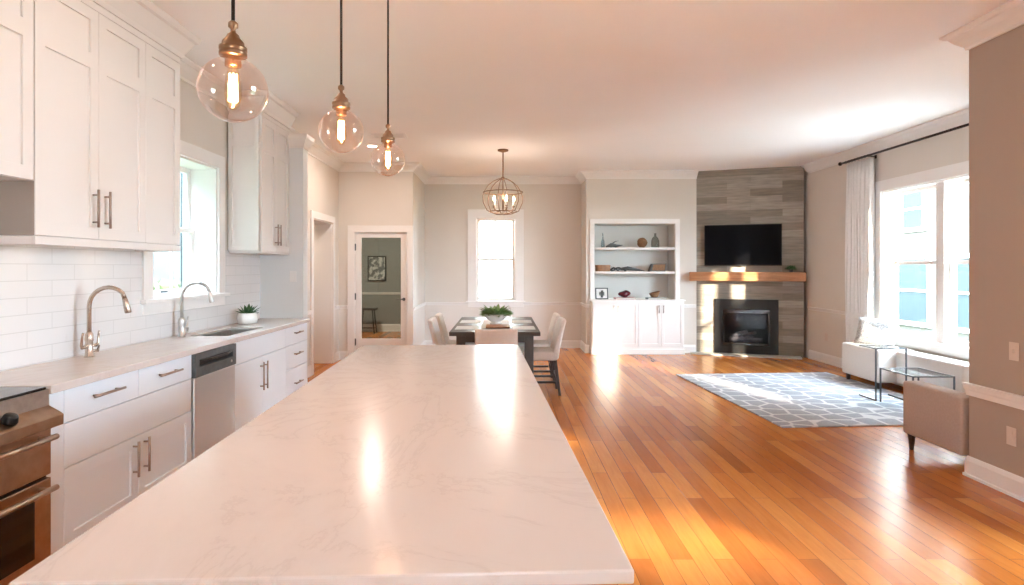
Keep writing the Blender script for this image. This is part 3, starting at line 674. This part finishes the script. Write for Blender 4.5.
# ------------------------------------------------------------------ dining
TX = -.09
r = thing('dining_table', 'dark wood dining table beyond the island', 'table', (TX, 7.5, 0))
B1('tabletop', DARKW, r, -.50, .50, -1.0, 1.0, .705, .75, bev=.005)
bm = new(); box(bm, -.40, .40, -.88, -.85, .62, .704); box(bm, -.40, .40, .85, .88, .62, .704); box(bm, -.42, -.39, -.85, .85, .62, .704); box(bm, .39, .42, -.85, .85, .62, .704); obj('apron', bm, DARKW, r)
for sx in (-1, 1):
    for sy in (-1, 1): B1('leg', DARKW, r, sx * .38 - .05, sx * .38 + .05, sy * .84 - .05, sy * .84 + .05, 0, .704, bev=.006)
def rounded(bm, M, prof_pts): pass
def chair_proto(label, loc, rotz):
    r = thing('dining_chair', label, 'chair', loc, rotz)      # faces local -y
    bm = new(); box(bm, -.225, .225, -.24, .22, .40, .50); obj('seat', bm, FAB, r, bev=.025, seg=4, smooth=True)
    bm = new(); n = 6; rings = []
    for i in range(n + 1):
        f = i / n; z = .41 + f * .45; y0 = .15 + .085 * f + .03 * f * f; th = .075 - .02 * f; hw = .225
        rings.append([bm.verts.new(p) for p in ((-hw, y0, z), (0, y0 + .015, z), (hw, y0, z), (hw, y0 + th, z), (0, y0 + th + .012, z), (-hw, y0 + th, z))])
    for a, b in zip(rings, rings[1:]):
        for k in range(6): bm.faces.new((a[k], a[(k + 1) % 6], b[(k + 1) % 6], b[k]))
    bm.faces.new(rings[0][::-1]); bm.faces.new(rings[-1]); obj('backrest', bm, FAB, r, bev=.02, seg=4, smooth=True)
    for sx in (-1, 1):
        for y0, y1 in ((-.205, -.225), (.19, .245)):
            bm = new(); a = sx * .19; s = .02
            v0 = [bm.verts.new((a + i * s, y0 + j * s, .41)) for i, j in ((-1, -1), (1, -1), (1, 1), (-1, 1))]
            v1 = [bm.verts.new((a + i * s * .7, y1 + j * s * .7, 0)) for i, j in ((-1, -1), (1, -1), (1, 1), (-1, 1))]
            bm.faces.new(v0); bm.faces.new(v1[::-1])
            for k in range(4): bm.faces.new((v0[k], v1[k], v1[(k + 1) % 4], v0[(k + 1) % 4]))
            obj('leg', bm, DARKW, r, bev=.003)
    for q in ((-.178, .178, .205, .225, .20, .225), (-.178, .178, -.225, -.21, .27, .295), (-.2, -.18, -.2, .2, .14, .165), (.18, .2, -.2, .2, .14, .165)): B1('stretcher', DARKW, r, *q)
    return r
GC = None
ch = chair_proto('off-white upholstered dining chair, nearer of the two right of the table', (TX + .49, 6.95, 0), -PI / 2)
# faces -x: local -y -> world -x
dup(ch, (TX + .49, 7.66, 0), -PI / 2, 'off-white upholstered dining chair, farther of the two right of the table')
dup(ch, (TX - .45, 6.95, 0), PI / 2, 'off-white upholstered dining chair, nearer of the two left of the table')
dup(ch, (TX - .45, 7.66, 0), PI / 2, 'off-white upholstered dining chair, farther of the two left of the table')
dup(ch, (TX + .02, 6.50, 0), PI, 'off-white dining chair at the near end of the table, its back to the island').scale = (1, 1, .945)
dup(ch, (TX, 8.60, 0), 0, 'off-white dining chair at the far end of the table under the window')
bm = new(); box(bm, -.17, .17, -.5, .62, .7505, .753); tag(obj('table_runner', bm, CURT, loc=(TX, 7.4, 0)), 'white cloth runner along the middle of the dining table', 'table runner')
r = thing('wooden_tray', 'tan wooden board in front of the flower bowl on the dining table', 'tray', (TX + .03, 7.02, .754))
B1('board', TAN, r, -.14, .14, -.14, .14, 0, .018, bev=.004); B1('handle', TAN, r, -.05, .05, -.19, -.14, .004, .016, bev=.003)
for k, (x, y, lab) in enumerate(((-.33, 6.95, 'white placemat at the near left corner of the dining table'), (.33, 6.95, 'white placemat at the near right corner of the dining table'),
                 (-.33, 7.75, 'white placemat at the far left corner of the dining table'), (.33, 7.75, 'white placemat at the far right corner of the dining table'))):
    bm = new(); box(bm, -.13, .13, -.19, .19, 0, .003); tag(obj('placemat', bm, WINGP, loc=(TX + x, y, .7505)), lab, 'placemat')
r = thing('flower_bowl', 'white footed bowl of leafy greenery in the middle of the dining table', 'centrepiece', (TX, 7.38, .7535))
bm = new(); lathe(bm, [(.07, 0), (.075, .01), (.05, .025), (.10, .06), (.15, .11), (.155, .13), (.145, .13), (.10, .08), (0, .07)], 26); obj('bowl', bm, CERAM, r, smooth=True)
plant(r, .11, 80, .16, .06, LEAF, 1.2, .07, .9)

# ------------------------------------------------------------------ built-in bookcase
r = thing('built_in_bookcase', 'white built-in bookcase with cupboards below, left of the fireplace', 'bookcase', (1.48, 10.15, 0)); w = 1.53
bm = new(); plate(bm, [0, .075, w - .075, w], [.915, .92, 2.21, 2.286], {(1, 0), (1, 1)}, -.03, -.001, lambda u, v, t: (u, t, v)); obj('face_frame', bm, TRIM, r, bev=.003)
bm = new(); box(bm, .071, .083, 0, .42, .915, 2.21); box(bm, w - .083, w - .071, 0, .42, .915, 2.21); box(bm, .083, w - .083, .41, .42, .915, 2.21); box(bm, .083, w - .083, 0, .41, 2.2, 2.21); obj('lining', bm, LINING, r)
for z in (1.39, 1.80): B1('shelf', TRIM, r, .084, w - .084, -.028, .409, z - .036, z, bev=.003)
B1('countertop', TRIM, r, -.02, w + .045, -.20, .409, .895, .914, bev=.004) if False else None
bm = new(); box(bm, -.01, w + .05, -.19, -.001, .892, .914); box(bm, .085, w - .085, -.001, .408, .902, .914); obj('ledge', bm, TRIM, r, bev=.003)
bm = new(); box(bm, .01, w + .03, -.16, -.001, .09, .891); box(bm, -.0, w + .04, -.175, -.001, 0, .09); obj('cupboard_body', bm, TRIM, r, bev=.003)
dw = (w - .01) / 4
for k in range(4):
    x0 = .03 + k * dw; hx = x0 + dw - .035 if k % 2 == 0 else x0 + .035
    door(r, x0, x0 + dw, .13, .875, -.182, hx, .76, ln=.13, rail=.05)
bm = new(); bx, by = 1.48, 10.15
def on(name, x, z, label, cat, y=10.32, rz=0): return thing(name, label, cat, (x, y, z + .0005), rz)
ZT, ZM, ZL = 1.80, 1.39, .914
def px2x(px, Y=10.3): return (px - 503) * Y / F_PX
# top shelf
o = on('glass_bottle', px2x(603), ZT, 'slim grey glass bottle at the left end of the top shelf', 'bottle'); bm = new(); lathe(bm, [(.03, 0), (.034, .02), (.03, .11), (.010, .16), (.008, .25), (.011, .255), (0, .255)], 16); obj('body', bm, glassy('grey_bottle_glass', (.68, .73, .73), 1.5, 2), o, smooth=True)
o = on('driftwood_sculpture', px2x(613), ZT, 'grey bird-like driftwood sculpture beside the slim bottle on the top shelf', 'ornament')
bm = new(); tube(bm, [(-.12, 0, .02), (-.03, 0, .05), (.06, .01, .035), (.17, 0, .045)], [.012, .035, .028, .006], 10); tube(bm, [(-.02, 0, .06), (.04, 0, .11), (.1, 0, .12)], [.012, .008, .004], 8); tube(bm, [(-.03, 0, 0), (-.03, 0, .04)], .012, 8); tube(bm, [(.05, 0, 0), (.05, 0, .04)], .012, 8); obj('body', bm, SLATE, o, smooth=True)
o = on('woven_ball', px2x(642.5), ZT, 'round brown woven ball on the top shelf', 'ornament'); bm = new()
bmesh.ops.create_icosphere(bm, subdivisions=3, radius=.088, matrix=Matrix.Translation((0, 0, .088)))
for v_ in bm.verts: v_.co += (v_.co - Vector((0, 0, .088))) * (.06 * math.sin(v_.co.x * 90) * math.sin(v_.co.z * 90))
obj('ball', bm, BASKET, o, smooth=True)
o = on('glass_jug', px2x(655.5), ZT, 'ribbed grey glass jug at the right of the top shelf', 'jug'); bm = new(); lathe(bm, [(.065, 0), (.072, .02), (.07, .12), (.05, .17), (.02, .20), (.018, .24), (.024, .25), (0, .25)], 18); obj('body', bm, glassy('smoke_jug_glass', (.62, .64, .60), 1.5, 1.6), o, smooth=True)
# middle shelf
o = on('woven_box', px2x(603), ZM, 'oval tan wooden box at the left of the middle shelf', 'box'); bm = new(); lathe(bm, [(.13, 0), (.14, .01), (.14, .085), (.146, .086), (.146, .11), (0, .112)], 28); bmesh.ops.scale(bm, vec=(.92, .7, 1), verts=bm.verts[:]); obj('body', bm, TAN, o)
o = on('dark_knot_ornament', px2x(615.8), ZM, 'dark knotted ornament beside the tan box on the middle shelf', 'ornament'); bm = new()
tube(bm, [(.07 * math.cos(t) * (1 + .3 * math.sin(3 * t)), .04 * math.sin(t), .04 + .025 * math.sin(2 * t)) for t in [i * 2 * PI / 30 for i in range(30)]], .014, 8, True); obj('body', bm, SLATE, o, smooth=True)
o = on('palm_leaf_ornament', px2x(632.5), ZM, 'long grey leaf ornament lying on the middle shelf', 'ornament'); bm = new()
tube(bm, [(-.2, 0, .055), (-.08, 0, .06), (.06, 0, .035), (.22, 0, .008)], [.01, .03, .022, .004], 8); tube(bm, [(-.12, 0, 0), (-.12, 0, .04)], .02, 8); tube(bm, [(-.2, .02, .03), (.1, .03, .02)], [.012, .005], 6); obj('body', bm, SLATE, o, smooth=True)
o = on('storage_tray', px2x(657), ZM, 'brown slanted box with dark rim at the right of the middle shelf', 'box'); bm = new()
a = [bm.verts.new(p) for p in ((-.14, -.08, 0), (.13, -.08, 0), (.13, .08, 0), (-.14, .08, 0))]; b = [bm.verts.new(p) for p in ((-.09, -.08, .135), (.15, -.08, .14), (.15, .08, .14), (-.09, .08, .135))]
bm.faces.new(a[::-1]); bm.faces.new(b)
for k in range(4): bm.faces.new((a[k], a[(k + 1) % 4], b[(k + 1) % 4], b[k]))
obj('box_body', bm, SLATE, o); bm = new(); a = [bm.verts.new(p) for p in ((-.105, -.084, .018), (.115, -.084, .018), (.13, -.084, .122), (-.072, -.084, .118))]; bb = [bm.verts.new(v_.co + Vector((0, .004, 0))) for v_ in a]
bm.faces.new(a); bm.faces.new(bb[::-1])
for k in range(4): bm.faces.new((a[k], bb[k], bb[(k + 1) % 4], a[(k + 1) % 4]))
obj('front_panel', bm, BASKET, o)
# ledge
o = on('photo_frame', px2x(601), ZL, 'dark picture frame with a white mount at the left of the bookcase ledge', 'picture frame', 10.2); T = Matrix.Rotation(math.radians(-12), 4, 'X')
bm = new(); plate(bm, [-.11, -.092, .092, .11], [0, .018, .182, .20], {(1, 1)}, 0, .016, lambda u, v, t: T @ Vector((u, t, v))); obj('frame', bm, SLATE, o)
bm = new(); box(bm, -.093, .093, .008, .012, .017, .183, T); obj('mount', bm, CERAM, o); bm = new(); box(bm, -.045, .045, .004, .0079, .06, .13, T); obj('print', bm, PRINT, o)
bm = new(); box(bm, -.02, .02, .02, .03, 0, .15, Matrix.Rotation(math.radians(14), 4, 'X')); obj('stand', bm, SLATE, o)
bm = new(); box(bm, -.17, .17, -.1, .1, .004, .026); o = tag(B1('hardback_book', PINKB, None, -.17, .17, -.11, .11, 0, .03, bev=.002, loc=(px2x(624.5, 10.2), 10.2, ZL + .0005)), 'pink hardback book lying under the dark red vase', 'book'); bm.free()
B1('pages', BOOKP, o, -.165, .172, -.112, .105, .005, .025)
o = on('red_vase', px2x(624, 10.2), ZL + .031, 'dark red knobbly vase lying on the pink book', 'vase', 10.2); bm = new(); bmesh.ops.create_icosphere(bm, subdivisions=3, radius=1, matrix=Matrix.Translation((0, 0, 1)))
for v_ in bm.verts:
    x, y, z = v_.co; k = 1 + .15 * math.sin(5 * x + 2 * z) ; v_.co = Vector((x * .105 * k, y * .075, z * .058 * (1 + .15 * math.sin(3 * x)) + max(0, -x) * .012))
obj('body', bm, RED, o, smooth=True)
o = tag(B1('hardback_book', GREYB, None, -.16, .16, -.11, .11, 0, .03, bev=.002, loc=(px2x(656, 10.2), 10.2, ZL + .0005)), 'grey hardback book lying under the wooden bowl', 'book')
B1('pages', BOOKP, o, -.155, .162, -.112, .105, .005, .025)
o = on('wooden_bowl', px2x(654.5, 10.2), ZL + .031, 'rough brown wooden bowl tilted on the grey book', 'bowl', 10.2); bm = new(); lathe(bm, [(.04, 0), (.055, .01), (.085, .06), (.092, .09), (.082, .088), (.05, .02), (0, .015)], 22)
for v_ in bm.verts: v_.co.z += max(0, v_.co.z - .03) * v_.co.x * 4
obj('body', bm, BASKET, o, smooth=True)

# ------------------------------------------------------------------ fireplace
def fthing(name, label, cat, s=0, y=0, z=0): return thing(name, label, cat, fbp(s, y, z), -TH)
r = fthing('fireplace_insert', 'black gas fireplace insert with glass front in the stone chimney', 'fireplace', .29, -.001, 0)
W_ = .985
bm = new(); plate(bm, [0, .13, W_ - .13, W_], [.03, .17, .76, .93], {(1, 1)}, -.025, 0, lambda u, v, t: (u, t, v)); obj('surround', bm, BLACKM, r, bev=.003)
bm = new(); plate(bm, [.131, .16, W_ - .16, W_ - .131], [.171, .21, .70, .759], {(1, 1)}, -.035, -.005, lambda u, v, t: (u, t, v)); obj('door_frame', bm, BLACKG, r, bev=.004)
bm = new(); box(bm, .155, W_ - .155, -.02, -.016, .205, .705); obj('glass', bm, FIREG, r)
FBX = mat('firebox_black', (.03, .03, .032), .7)
bm = new(); y0, y1 = 0.002, .40; x0, x1, z0, z1 = .06, W_ - .06, .10, .85
for q in ((x0, x1, y1 - .02, y1, z0, z1), (x0, x0 + .02, y0, y1 - .02, z0, z1), (x1 - .02, x1, y0, y1 - .02, z0, z1), (x0 + .02, x1 - .02, y0, y1 - .02, z0, z0 + .02), (x0 + .02, x1 - .02, y0, y1 - .02, z1 - .02, z1)): box(bm, *q)
obj('firebox', bm, FBX, r)
LOGM = mottled('ceramic_log', (.55, .50, .46), (.25, .22, .20), .8, 14)
for q in (((.25, .12, .25), (.62, .16, .27), .04), ((.34, .22, .27), (.72, .10, .24), .036), ((.30, .10, .30), (.52, .24, .38), .03), ((.45, .12, .31), (.66, .22, .36), .028), ((.24, .2, .23), (.76, .22, .23), .045)):
    bm = new(); a, b = Vector(q[0]), Vector(q[1]); tube(bm, [a, a.lerp(b, .3) + Vector((0, .01, .01)), a.lerp(b, .7), b], [q[2], q[2] * 1.1, q[2], q[2] * .8], 10); obj('log', bm, LOGM, r, smooth=True)
r = fthing('mantel_shelf', 'thick oak mantel beam across the stone chimney above the fireplace', 'mantel', 0, -.001, 0)
B1('beam', MANTEL, r, -.11, 1.66, -.20, 0, 1.235, 1.383, bev=.006)
HEARTH = mottled('pale_hearth_tile', (.50, .47, .42), (.44, .41, .37), .4, 5)
bm = new(); vs0 = [(-.10, -.02), (-.10, -.20), (1.60, -.20), (1.60, -.001), (0, -.001)]
a = [bm.verts.new((x, y, .0005)) for x, y in vs0]; b = [bm.verts.new((x, y, .024)) for x, y in vs0]; bm.faces.new(a[::-1]); bm.faces.new(b)
for k in range(5): bm.faces.new((a[k], a[(k + 1) % 5], b[(k + 1) % 5], b[k]))
o = tag(obj('hearth', bm, HEARTH, bev=.003, loc=fb_loc), 'low pale stone hearth on the floor before the fireplace', 'hearth'); o.rotation_euler = (0, 0, -TH)
r = fthing('television', 'black flat television on the stone above the oak mantel', 'television', .13, -.03, 0); W_ = 1.19
B1('housing', BLACKM, r, 0, W_, -.04, 0, 1.49, 2.17, bev=.004); B1('screen', SCREEN, r, .012, W_ - .012, -.0425, -.04, 1.508, 2.158)
B1('wall_bracket', BLACKM, r, .4, .8, .0, .029, 1.7, 2.0); B1('sensor', SLATE, r, W_ / 2 - .04, W_ / 2 + .04, -.035, -.015, 1.482, 1.49)
r = fthing('potted_plant', 'tiny green plant in a dark pot at the right end of the mantel', 'plant', 1.45, -.09, 1.3835)
bm = new(); lathe(bm, [(.028, 0), (.032, .045), (.028, .045), (0, .04)], 16); obj('pot', bm, SLATE, r, smooth=True); plant(r, .04, 60, .085, .02, LEAFD, 1.1, .02, .6)

# ------------------------------------------------------------------ living area
bm = new(); bmesh.ops.create_cube(bm, size=1); bmesh.ops.scale(bm, vec=(2.13, 2.68, .012), verts=bm.verts[:]); bmesh.ops.translate(bm, vec=(0, 0, .0066), verts=bm.verts[:])
rc_ = Vector((3.50, 6.80)); o = obj('area_rug', bm, RUG, bev=.004, loc=(3.50, 6.80, 0)); o.rotation_euler = (0, 0, math.radians(4)); tag(o, 'grey area rug with a white honeycomb lattice before the window', 'rug')
def soft(name, m, parent, *q, bev=.03): 
    bm = new(); box(bm, *q); return obj(name, bm, m, parent, bev=bev, seg=4, smooth=True)
r = thing('bench_sofa', 'low white upholstered corner bench under the right-hand window', 'sofa', (4.42, 5.98, 0))
soft('chaise', FAB, r, 0, .45, 1.03, 1.79, .09, .485, bev=.025); soft('seat', FAB, r, .20, .45, 0, 1.025, .09, .475, bev=.025)
for x, y in ((.05, 1.10), (.05, 1.72), (.40, 1.72), (.40, .06), (.25, .06)):
    bm = new(); lathe(bm, [(.022, .0135), (.028, .095)], 12, (x, y, 0)); obj('leg', bm, DARKW, r, smooth=True)
r = thing('throw_pillow', 'grey and white patterned pillow propped on the corner bench', 'pillow', (4.62, 7.42, .495), math.radians(34))
bm = new(); bmesh.ops.create_grid(bm, x_segments=14, y_segments=14, size=.5); bm2 = new(); n = 14
front = {}
bm.free(); bm = new(); ps = {}
for sgn in (-1, 1):
    for i in range(n + 1):
        for j in range(n + 1):
            u, v_ = i / n * 2 - 1, j / n * 2 - 1; k = (1 - u ** 4) * (1 - v_ ** 4); t = .075 * k ** .6
            pin = 1 - .07 * (1 - abs(u)) * 0; ps[sgn, i, j] = bm.verts.new((sgn * t, u * .24 * (1 - .06 * (1 - v_ * v_)),   .17 + v_ * .18 * (1 - .06 * (1 - u * u))))
    for i in range(n):
        for j in range(n): bm.faces.new((ps[sgn, i, j], ps[sgn, i + 1, j], ps[sgn, i + 1, j + 1], ps[sgn, i, j + 1]))
bm2.free(); bmesh.ops.remove_doubles(bm, verts=bm.verts[:], dist=.0005)
bmesh.ops.transform(bm, matrix=Matrix.Rotation(math.radians(24), 4, 'Y'), verts=bm.verts[:]); obj('cover', bm, PILLOWM, r, smooth=True)

r = thing('armchair', 'pale beige upholstered armchair jutting out from behind the right wall', 'armchair', (3.22, 4.18, 0))
soft('left_arm', FABP, r, 0, .15, 0, .62, .125, .545, bev=.02); soft('right_arm', FABP, r, .69, .84, 0, .62, .125, .545, bev=.02)
soft('backrest', FABP, r, .152, .688, 0, .17, .125, .545, bev=.02); soft('seat', FABP, r, .152, .688, .172, .62, .125, .41)
for x, y in ((.045, .575), (.795, .575), (.14, .05), (.72, .05)):
    bm = new(); lathe(bm, [(.014, 0), (.026, .10), (.03, .13)], 12, (x, y, 0)); obj('leg', bm, DARKW, r, smooth=True)

FRAMEM = mat('dark_steel_frame', (.13, .14, .15), .35, .7)
def rtable(name, label, x0, x1, y0, y1, h, z0, cframe=False):
    r = thing(name, label, 'side table', (x0, y0, z0)); w, d = x1 - x0, y1 - y0; s = .0065
    bm = new()
    for x in (0, w - 2 * s):
        for y in ((0,) if cframe else (0, d - 2 * s)): box(bm, x, x + 2 * s, y, y + 2 * s, 0, h - 2 * s)
        if cframe: box(bm, x, x + 2 * s, 2 * s, d, 0, 2 * s)
    box(bm, 0, w, 0, 2 * s, h - 2 * s, h); box(bm, 0, w, d - 2 * s, d, h - 2 * s, h); box(bm, 0, 2 * s, 2 * s, d - 2 * s, h - 2 * s, h); box(bm, w - 2 * s, w, 2 * s, d - 2 * s, h - 2 * s, h)
    obj('frame', bm, FRAMEM, r); B1('glass_top', TABLEG, r, 2 * s, w - 2 * s, 2 * s, d - 2 * s, h - .010, h - .002); return r
rtable('side_table', 'taller slim metal side table with glass top in front of the bench', 4.02, 4.36, 6.42, 6.72, .57, .0135, True)
rtable('side_table', 'lower glass-topped metal side table nested beside the taller one', 4.05, 4.47, 5.88, 6.40, .366, .0135)

# curtains
def curtain(y0, y1, label, xc, amp0, amp1, z0=.02, z1=2.90, flare=0):
    bm = new(); n = 70; m = 14; g = {}
    for j in range(m + 1):
        f = j / m; z = z1 + (z0 - z1) * f; amp = amp0 + (amp1 - amp0) * f
        for i in range(n + 1):
            u = i / n; ph = u * 7.5 * 2 * PI; y = y0 + (y1 - y0) * u + flare * f * u
            g[i, j] = bm.verts.new((xc + amp * math.sin(ph + .5 * math.sin(f * 3)) + .012 * math.sin(9 * u + 4 * f), y + .01 * math.sin(2 * ph), z))
    for j in range(m):
        for i in range(n): bm.faces.new((g[i, j], g[i + 1, j], g[i + 1, j + 1], g[i, j + 1]))
    OPEN[0] = True; o = obj('curtain', bm, CURT, smooth=True); OPEN[0] = False
    so = o.modifiers.new('thickness', 'SOLIDIFY'); so.thickness = .003; return tag(o, label, 'curtain')
curtain(7.80, 8.40, 'white curtain gathered at the left side of the large window', 4.85, .028, .03)
curtain(5.62, 5.93, 'white curtain at the near side of the large window, mostly behind the wall', 4.76, .03, .075)
r = thing('curtain_rod', 'dark bronze curtain rod above the large window', 'curtain rod', (4.80, 5.3, 2.93))
bm = new(); tube(bm, [(0, 0, 0), (0, 3.14, 0)], .014, 12); obj('rod', bm, ROD, r, smooth=True)
for y in (-.03, 3.17): bm = new(); lathe(bm, [(.014, -.02), (.026, -.01), (.026, .01), (.014, .02), (0, .022)], 14, M=Matrix.Translation((0, y, 0)) @ Matrix.Rotation(PI / 2, 4, 'X')); obj('finial', bm, ROD, r, smooth=True)
for y in (.25, 2.55): bm = new(); tube(bm, [(0, y, 0), (.119, y, -.012)], .008, 8); box(bm, .112, .119, y - .02, y + .02, -.037, .01); obj('bracket', bm, ROD, r)
for k in range(8):
    y = 2.52 + k * .074; bm = new(); tube(bm, [(.018 * math.cos(t), y, .018 * math.sin(t) - .003) for t in [i * 2 * PI / 16 for i in range(16)]], .002, 6, True); obj('ring', bm, ROD, r)

# wall plates
def plate_thing(name, loc, rotz, label, cat, switch, PLATE=PLATE):
    r = thing(name, label, cat, loc, rotz); bm = new(); box(bm, -.036, .036, -.005, 0, -.058, .058); obj('cover_plate', bm, PLATE, r, bev=.003)
    if switch: B1('toggle', PLATE, r, -.006, .006, -.014, -.005, -.012, .012, bev=.001)
    else:
        for z in (-.022, .022): bm = new(); lathe(bm, [(.015, 0), (.015, .002), (0, .002)], 14, M=Matrix.Translation((0, -.005, z)) @ Matrix.Rotation(PI / 2, 4, 'X')); obj('socket', bm, PLATE, r)
plate_thing('light_switch', (3.249, 3.78, .92), -PI / 2, 'pale light switch on the wall at the right edge, above the rail', 'light switch', True)
plate_thing('power_outlet', (3.249, 3.80, .375), -PI / 2, 'pale power outlet on the wall at the right edge, below the rail', 'outlet', False)
plate_thing('power_outlet', (RX - .001, 9.05, .40), -PI / 2, 'small power outlet on the wall right of the fireplace', 'outlet', False)
plate_thing('light_switch', (-2.24, 6.349, 1.36), 0, 'pale light switch on the wing wall beside the wall cabinet', 'light switch', True, CERAM)

# hall furnishings seen through the glazed door
r = thing('framed_picture', 'dark framed picture on the hall wall seen through the glazed door', 'picture', (-2.88, 13.599, 1.15))
bm = new(); plate(bm, [-.21, -.185, .185, .21], [0, .025, .55, .575], {(1, 1)}, -.025, 0, lambda u, v, t: (u, t, v)); obj('frame', bm, BLACKM, r); B1('print', PRINT, r, -.186, .186, -.012, -.004, .024, .551)
r = thing('console_stool', 'dark metal-legged stool in the hall seen through the glazed door', 'stool', (-3.0, 13.2, 0))
B1('seat', DARKW, r, -.2, .2, -.14, .14, .52, .56, bev=.006)
for sx in (-1, 1):
    for sy in (-1, 1): bm = new(); tube(bm, [(sx * .12, sy * .09, .52), (sx * .17, sy * .13, 0)], .014, 8); obj('leg', bm, BLACKM, r, smooth=True)
bm = new(); tube(bm, [(-.16, 0, .12), (.16, 0, .12)], .012, 8); tube(bm, [(-.155, -.115, .12), (-.155, .115, .12)], .012, 8); tube(bm, [(.155, -.115, .12), (.155, .115, .12)], .012, 8); obj('stretcher', bm, BLACKM, r)

r = thing('hall_fill_light', 'round flush ceiling light in the hall behind the glazed door', 'ceiling light', (-3.0, 11.4, CEIL))  # fitting added to brighten the dark hall
bm = new(); lathe(bm, [(.16, -.0005), (.16, -.03), (.14, -.03)], 24); obj('rim', bm, TRIM, r); bm = new(); lathe(bm, [(.14, -.031), (.12, -.07), (.06, -.09), (0, -.095)], 24); obj('shade', bm, BULBW, r, smooth=True)
lamp('hall_fill_lamp', 'AREA', (0, 0, -.11), 32, (1, .93, .8), r, .25)
lamp('hall_fill_side', 'POINT', (0, -3.2, -.5), 12, (1, .8, .62), r, .15)  # bare point light added to lift the space behind the left doorway
# ------------------------------------------------------------------ outside
def ground(name, pts):
    bm = new(); a = [bm.verts.new((x, y, -.35)) for x, y in pts]; b = [bm.verts.new((x, y, -.15)) for x, y in pts]; bm.faces.new(a[::-1]); bm.faces.new(b)
    for k in range(len(pts)): j = (k + 1) % len(pts); bm.faces.new((a[k], a[j], b[j], b[k]))
    struct(name, bm, GRASS)
ground('ground_lawn', [(-40, -40), (40, -40), (40, 50), (-40, 50)])
def house(label, loc, rotz, w, h, d, wins, m, roof=True):
    r = thing('neighbour_house', label, 'house', loc, rotz); zb = -.15
    bm = new(); box(bm, 0, w, 0, d, zb, h); obj('walls', bm, m, r)
    bm = new(); a = [bm.verts.new(p) for p in ((-.3, -.3, h), (w + .3, -.3, h), (w + .3, d + .3, h), (-.3, d + .3, h), (-.3, d / 2, h + d * .22), (w + .3, d / 2, h + d * .22))]
    for f in ((0, 1, 5, 4), (1, 2, 5), (2, 3, 4, 5), (3, 0, 4), (3, 2, 1, 0)): bm.faces.new([a[i] for i in f])
    obj('roof', bm, ROOFM, r)
    for x0, x1, z0, z1 in wins:
        bm = new(); plate(bm, [x0 - .09, x0, x1, x1 + .09], [z0 - .09, z0, z1, z1 + .09], {(1, 1)}, -.05, -.001, lambda u, v, t: (u, t, v)); box(bm, x0, x1, -.04, -.001, (z0 + z1) / 2 - .025, (z0 + z1) / 2 + .025); f = obj('window', bm, TRIM, r)
        B1('pane', WINBL, f, x0, x1, -.02, -.0015, z0, z1)
# house seen through the large window (rotz -90: local x runs toward -y)
PAVE = mottled('bounce_paving', (.30, .29, .28), (.26, .25, .24), .8, 3)
for nm, q in (('ground_patio_bounce', (-6, 6, -11.2, BACK - .25)), ('ground_path_bounce', (RX + .25, 9.0, -3, 12))):  # pale ground added outside to bounce daylight up to the ceilings
    bm = new(); box(bm, *q, -.15, -.12); struct(nm, bm, PAVE)
house('beige house seen through the large right-hand window', (9.2, 20, 0), -PI / 2, 14, 6.5, 8, [(6.15, 7.15, .25, 1.65), (6.35, 7.0, 2.35, 3.2), (7.95, 8.6, .25, 1.65), (4.0, 5.0, .25, 1.65), (10, 11, .25, 1.65)], SIDING)
house('white house seen through the dining window', (-5, 20, 0), 0, 12, 5.5, 8, [(7.5, 8.4, .3, 1.6), (2, 3, .3, 1.6)], SIDEW)
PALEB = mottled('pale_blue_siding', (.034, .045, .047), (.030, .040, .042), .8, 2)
house('pale blue house beyond the hedge, enlarged to cut sky light at the kitchen window', (-8.4, -16, 0), PI / 2, 40, 9.0, 6, [(20, 21, .4, 1.8), (26, 27, 2.6, 4.0), (32.4, 33.2, 2.6, 4.0)], PALEB)  # length and height enlarged to block sky from the kitchen window
def hedge(label, loc, sx, sy, sz, n):
    r = thing('hedge', label, 'hedge', loc)
    bm = new()
    for i in range(n):
        p = Vector((random.uniform(-sx, sx), random.uniform(-sy, sy), random.uniform(.0, sz))); bmesh.ops.create_icosphere(bm, subdivisions=1, radius=random.uniform(.16, .3), matrix=Matrix.Translation(p) @ Matrix.Rotation(random.random() * 6, 4, 'Z'))
    for v_ in bm.verts: v_.co += Vector((random.uniform(-.06, .06), random.uniform(-.06, .06), random.uniform(-.06, .06)))
    obj('foliage', bm, HEDGE, r); return r
hedge('leafy green hedge outside the kitchen window', (-6.9, 11.5, -.15), .5, 4.5, 1.25, 420)
hedge('low shrubs beside the beige house outside the large window', (8.3, 17.5, -.15), .3, 1.8, .5, 60)
house('unseen white house added behind the back doors to block low sun', (-8, -13.5, 0), 0, 13.4, 5.3, 2.2, [(3, 4, .3, 1.6), (7, 8, .3, 1.6)], SIDEW)  # unseen house added to keep sun out of the back doors
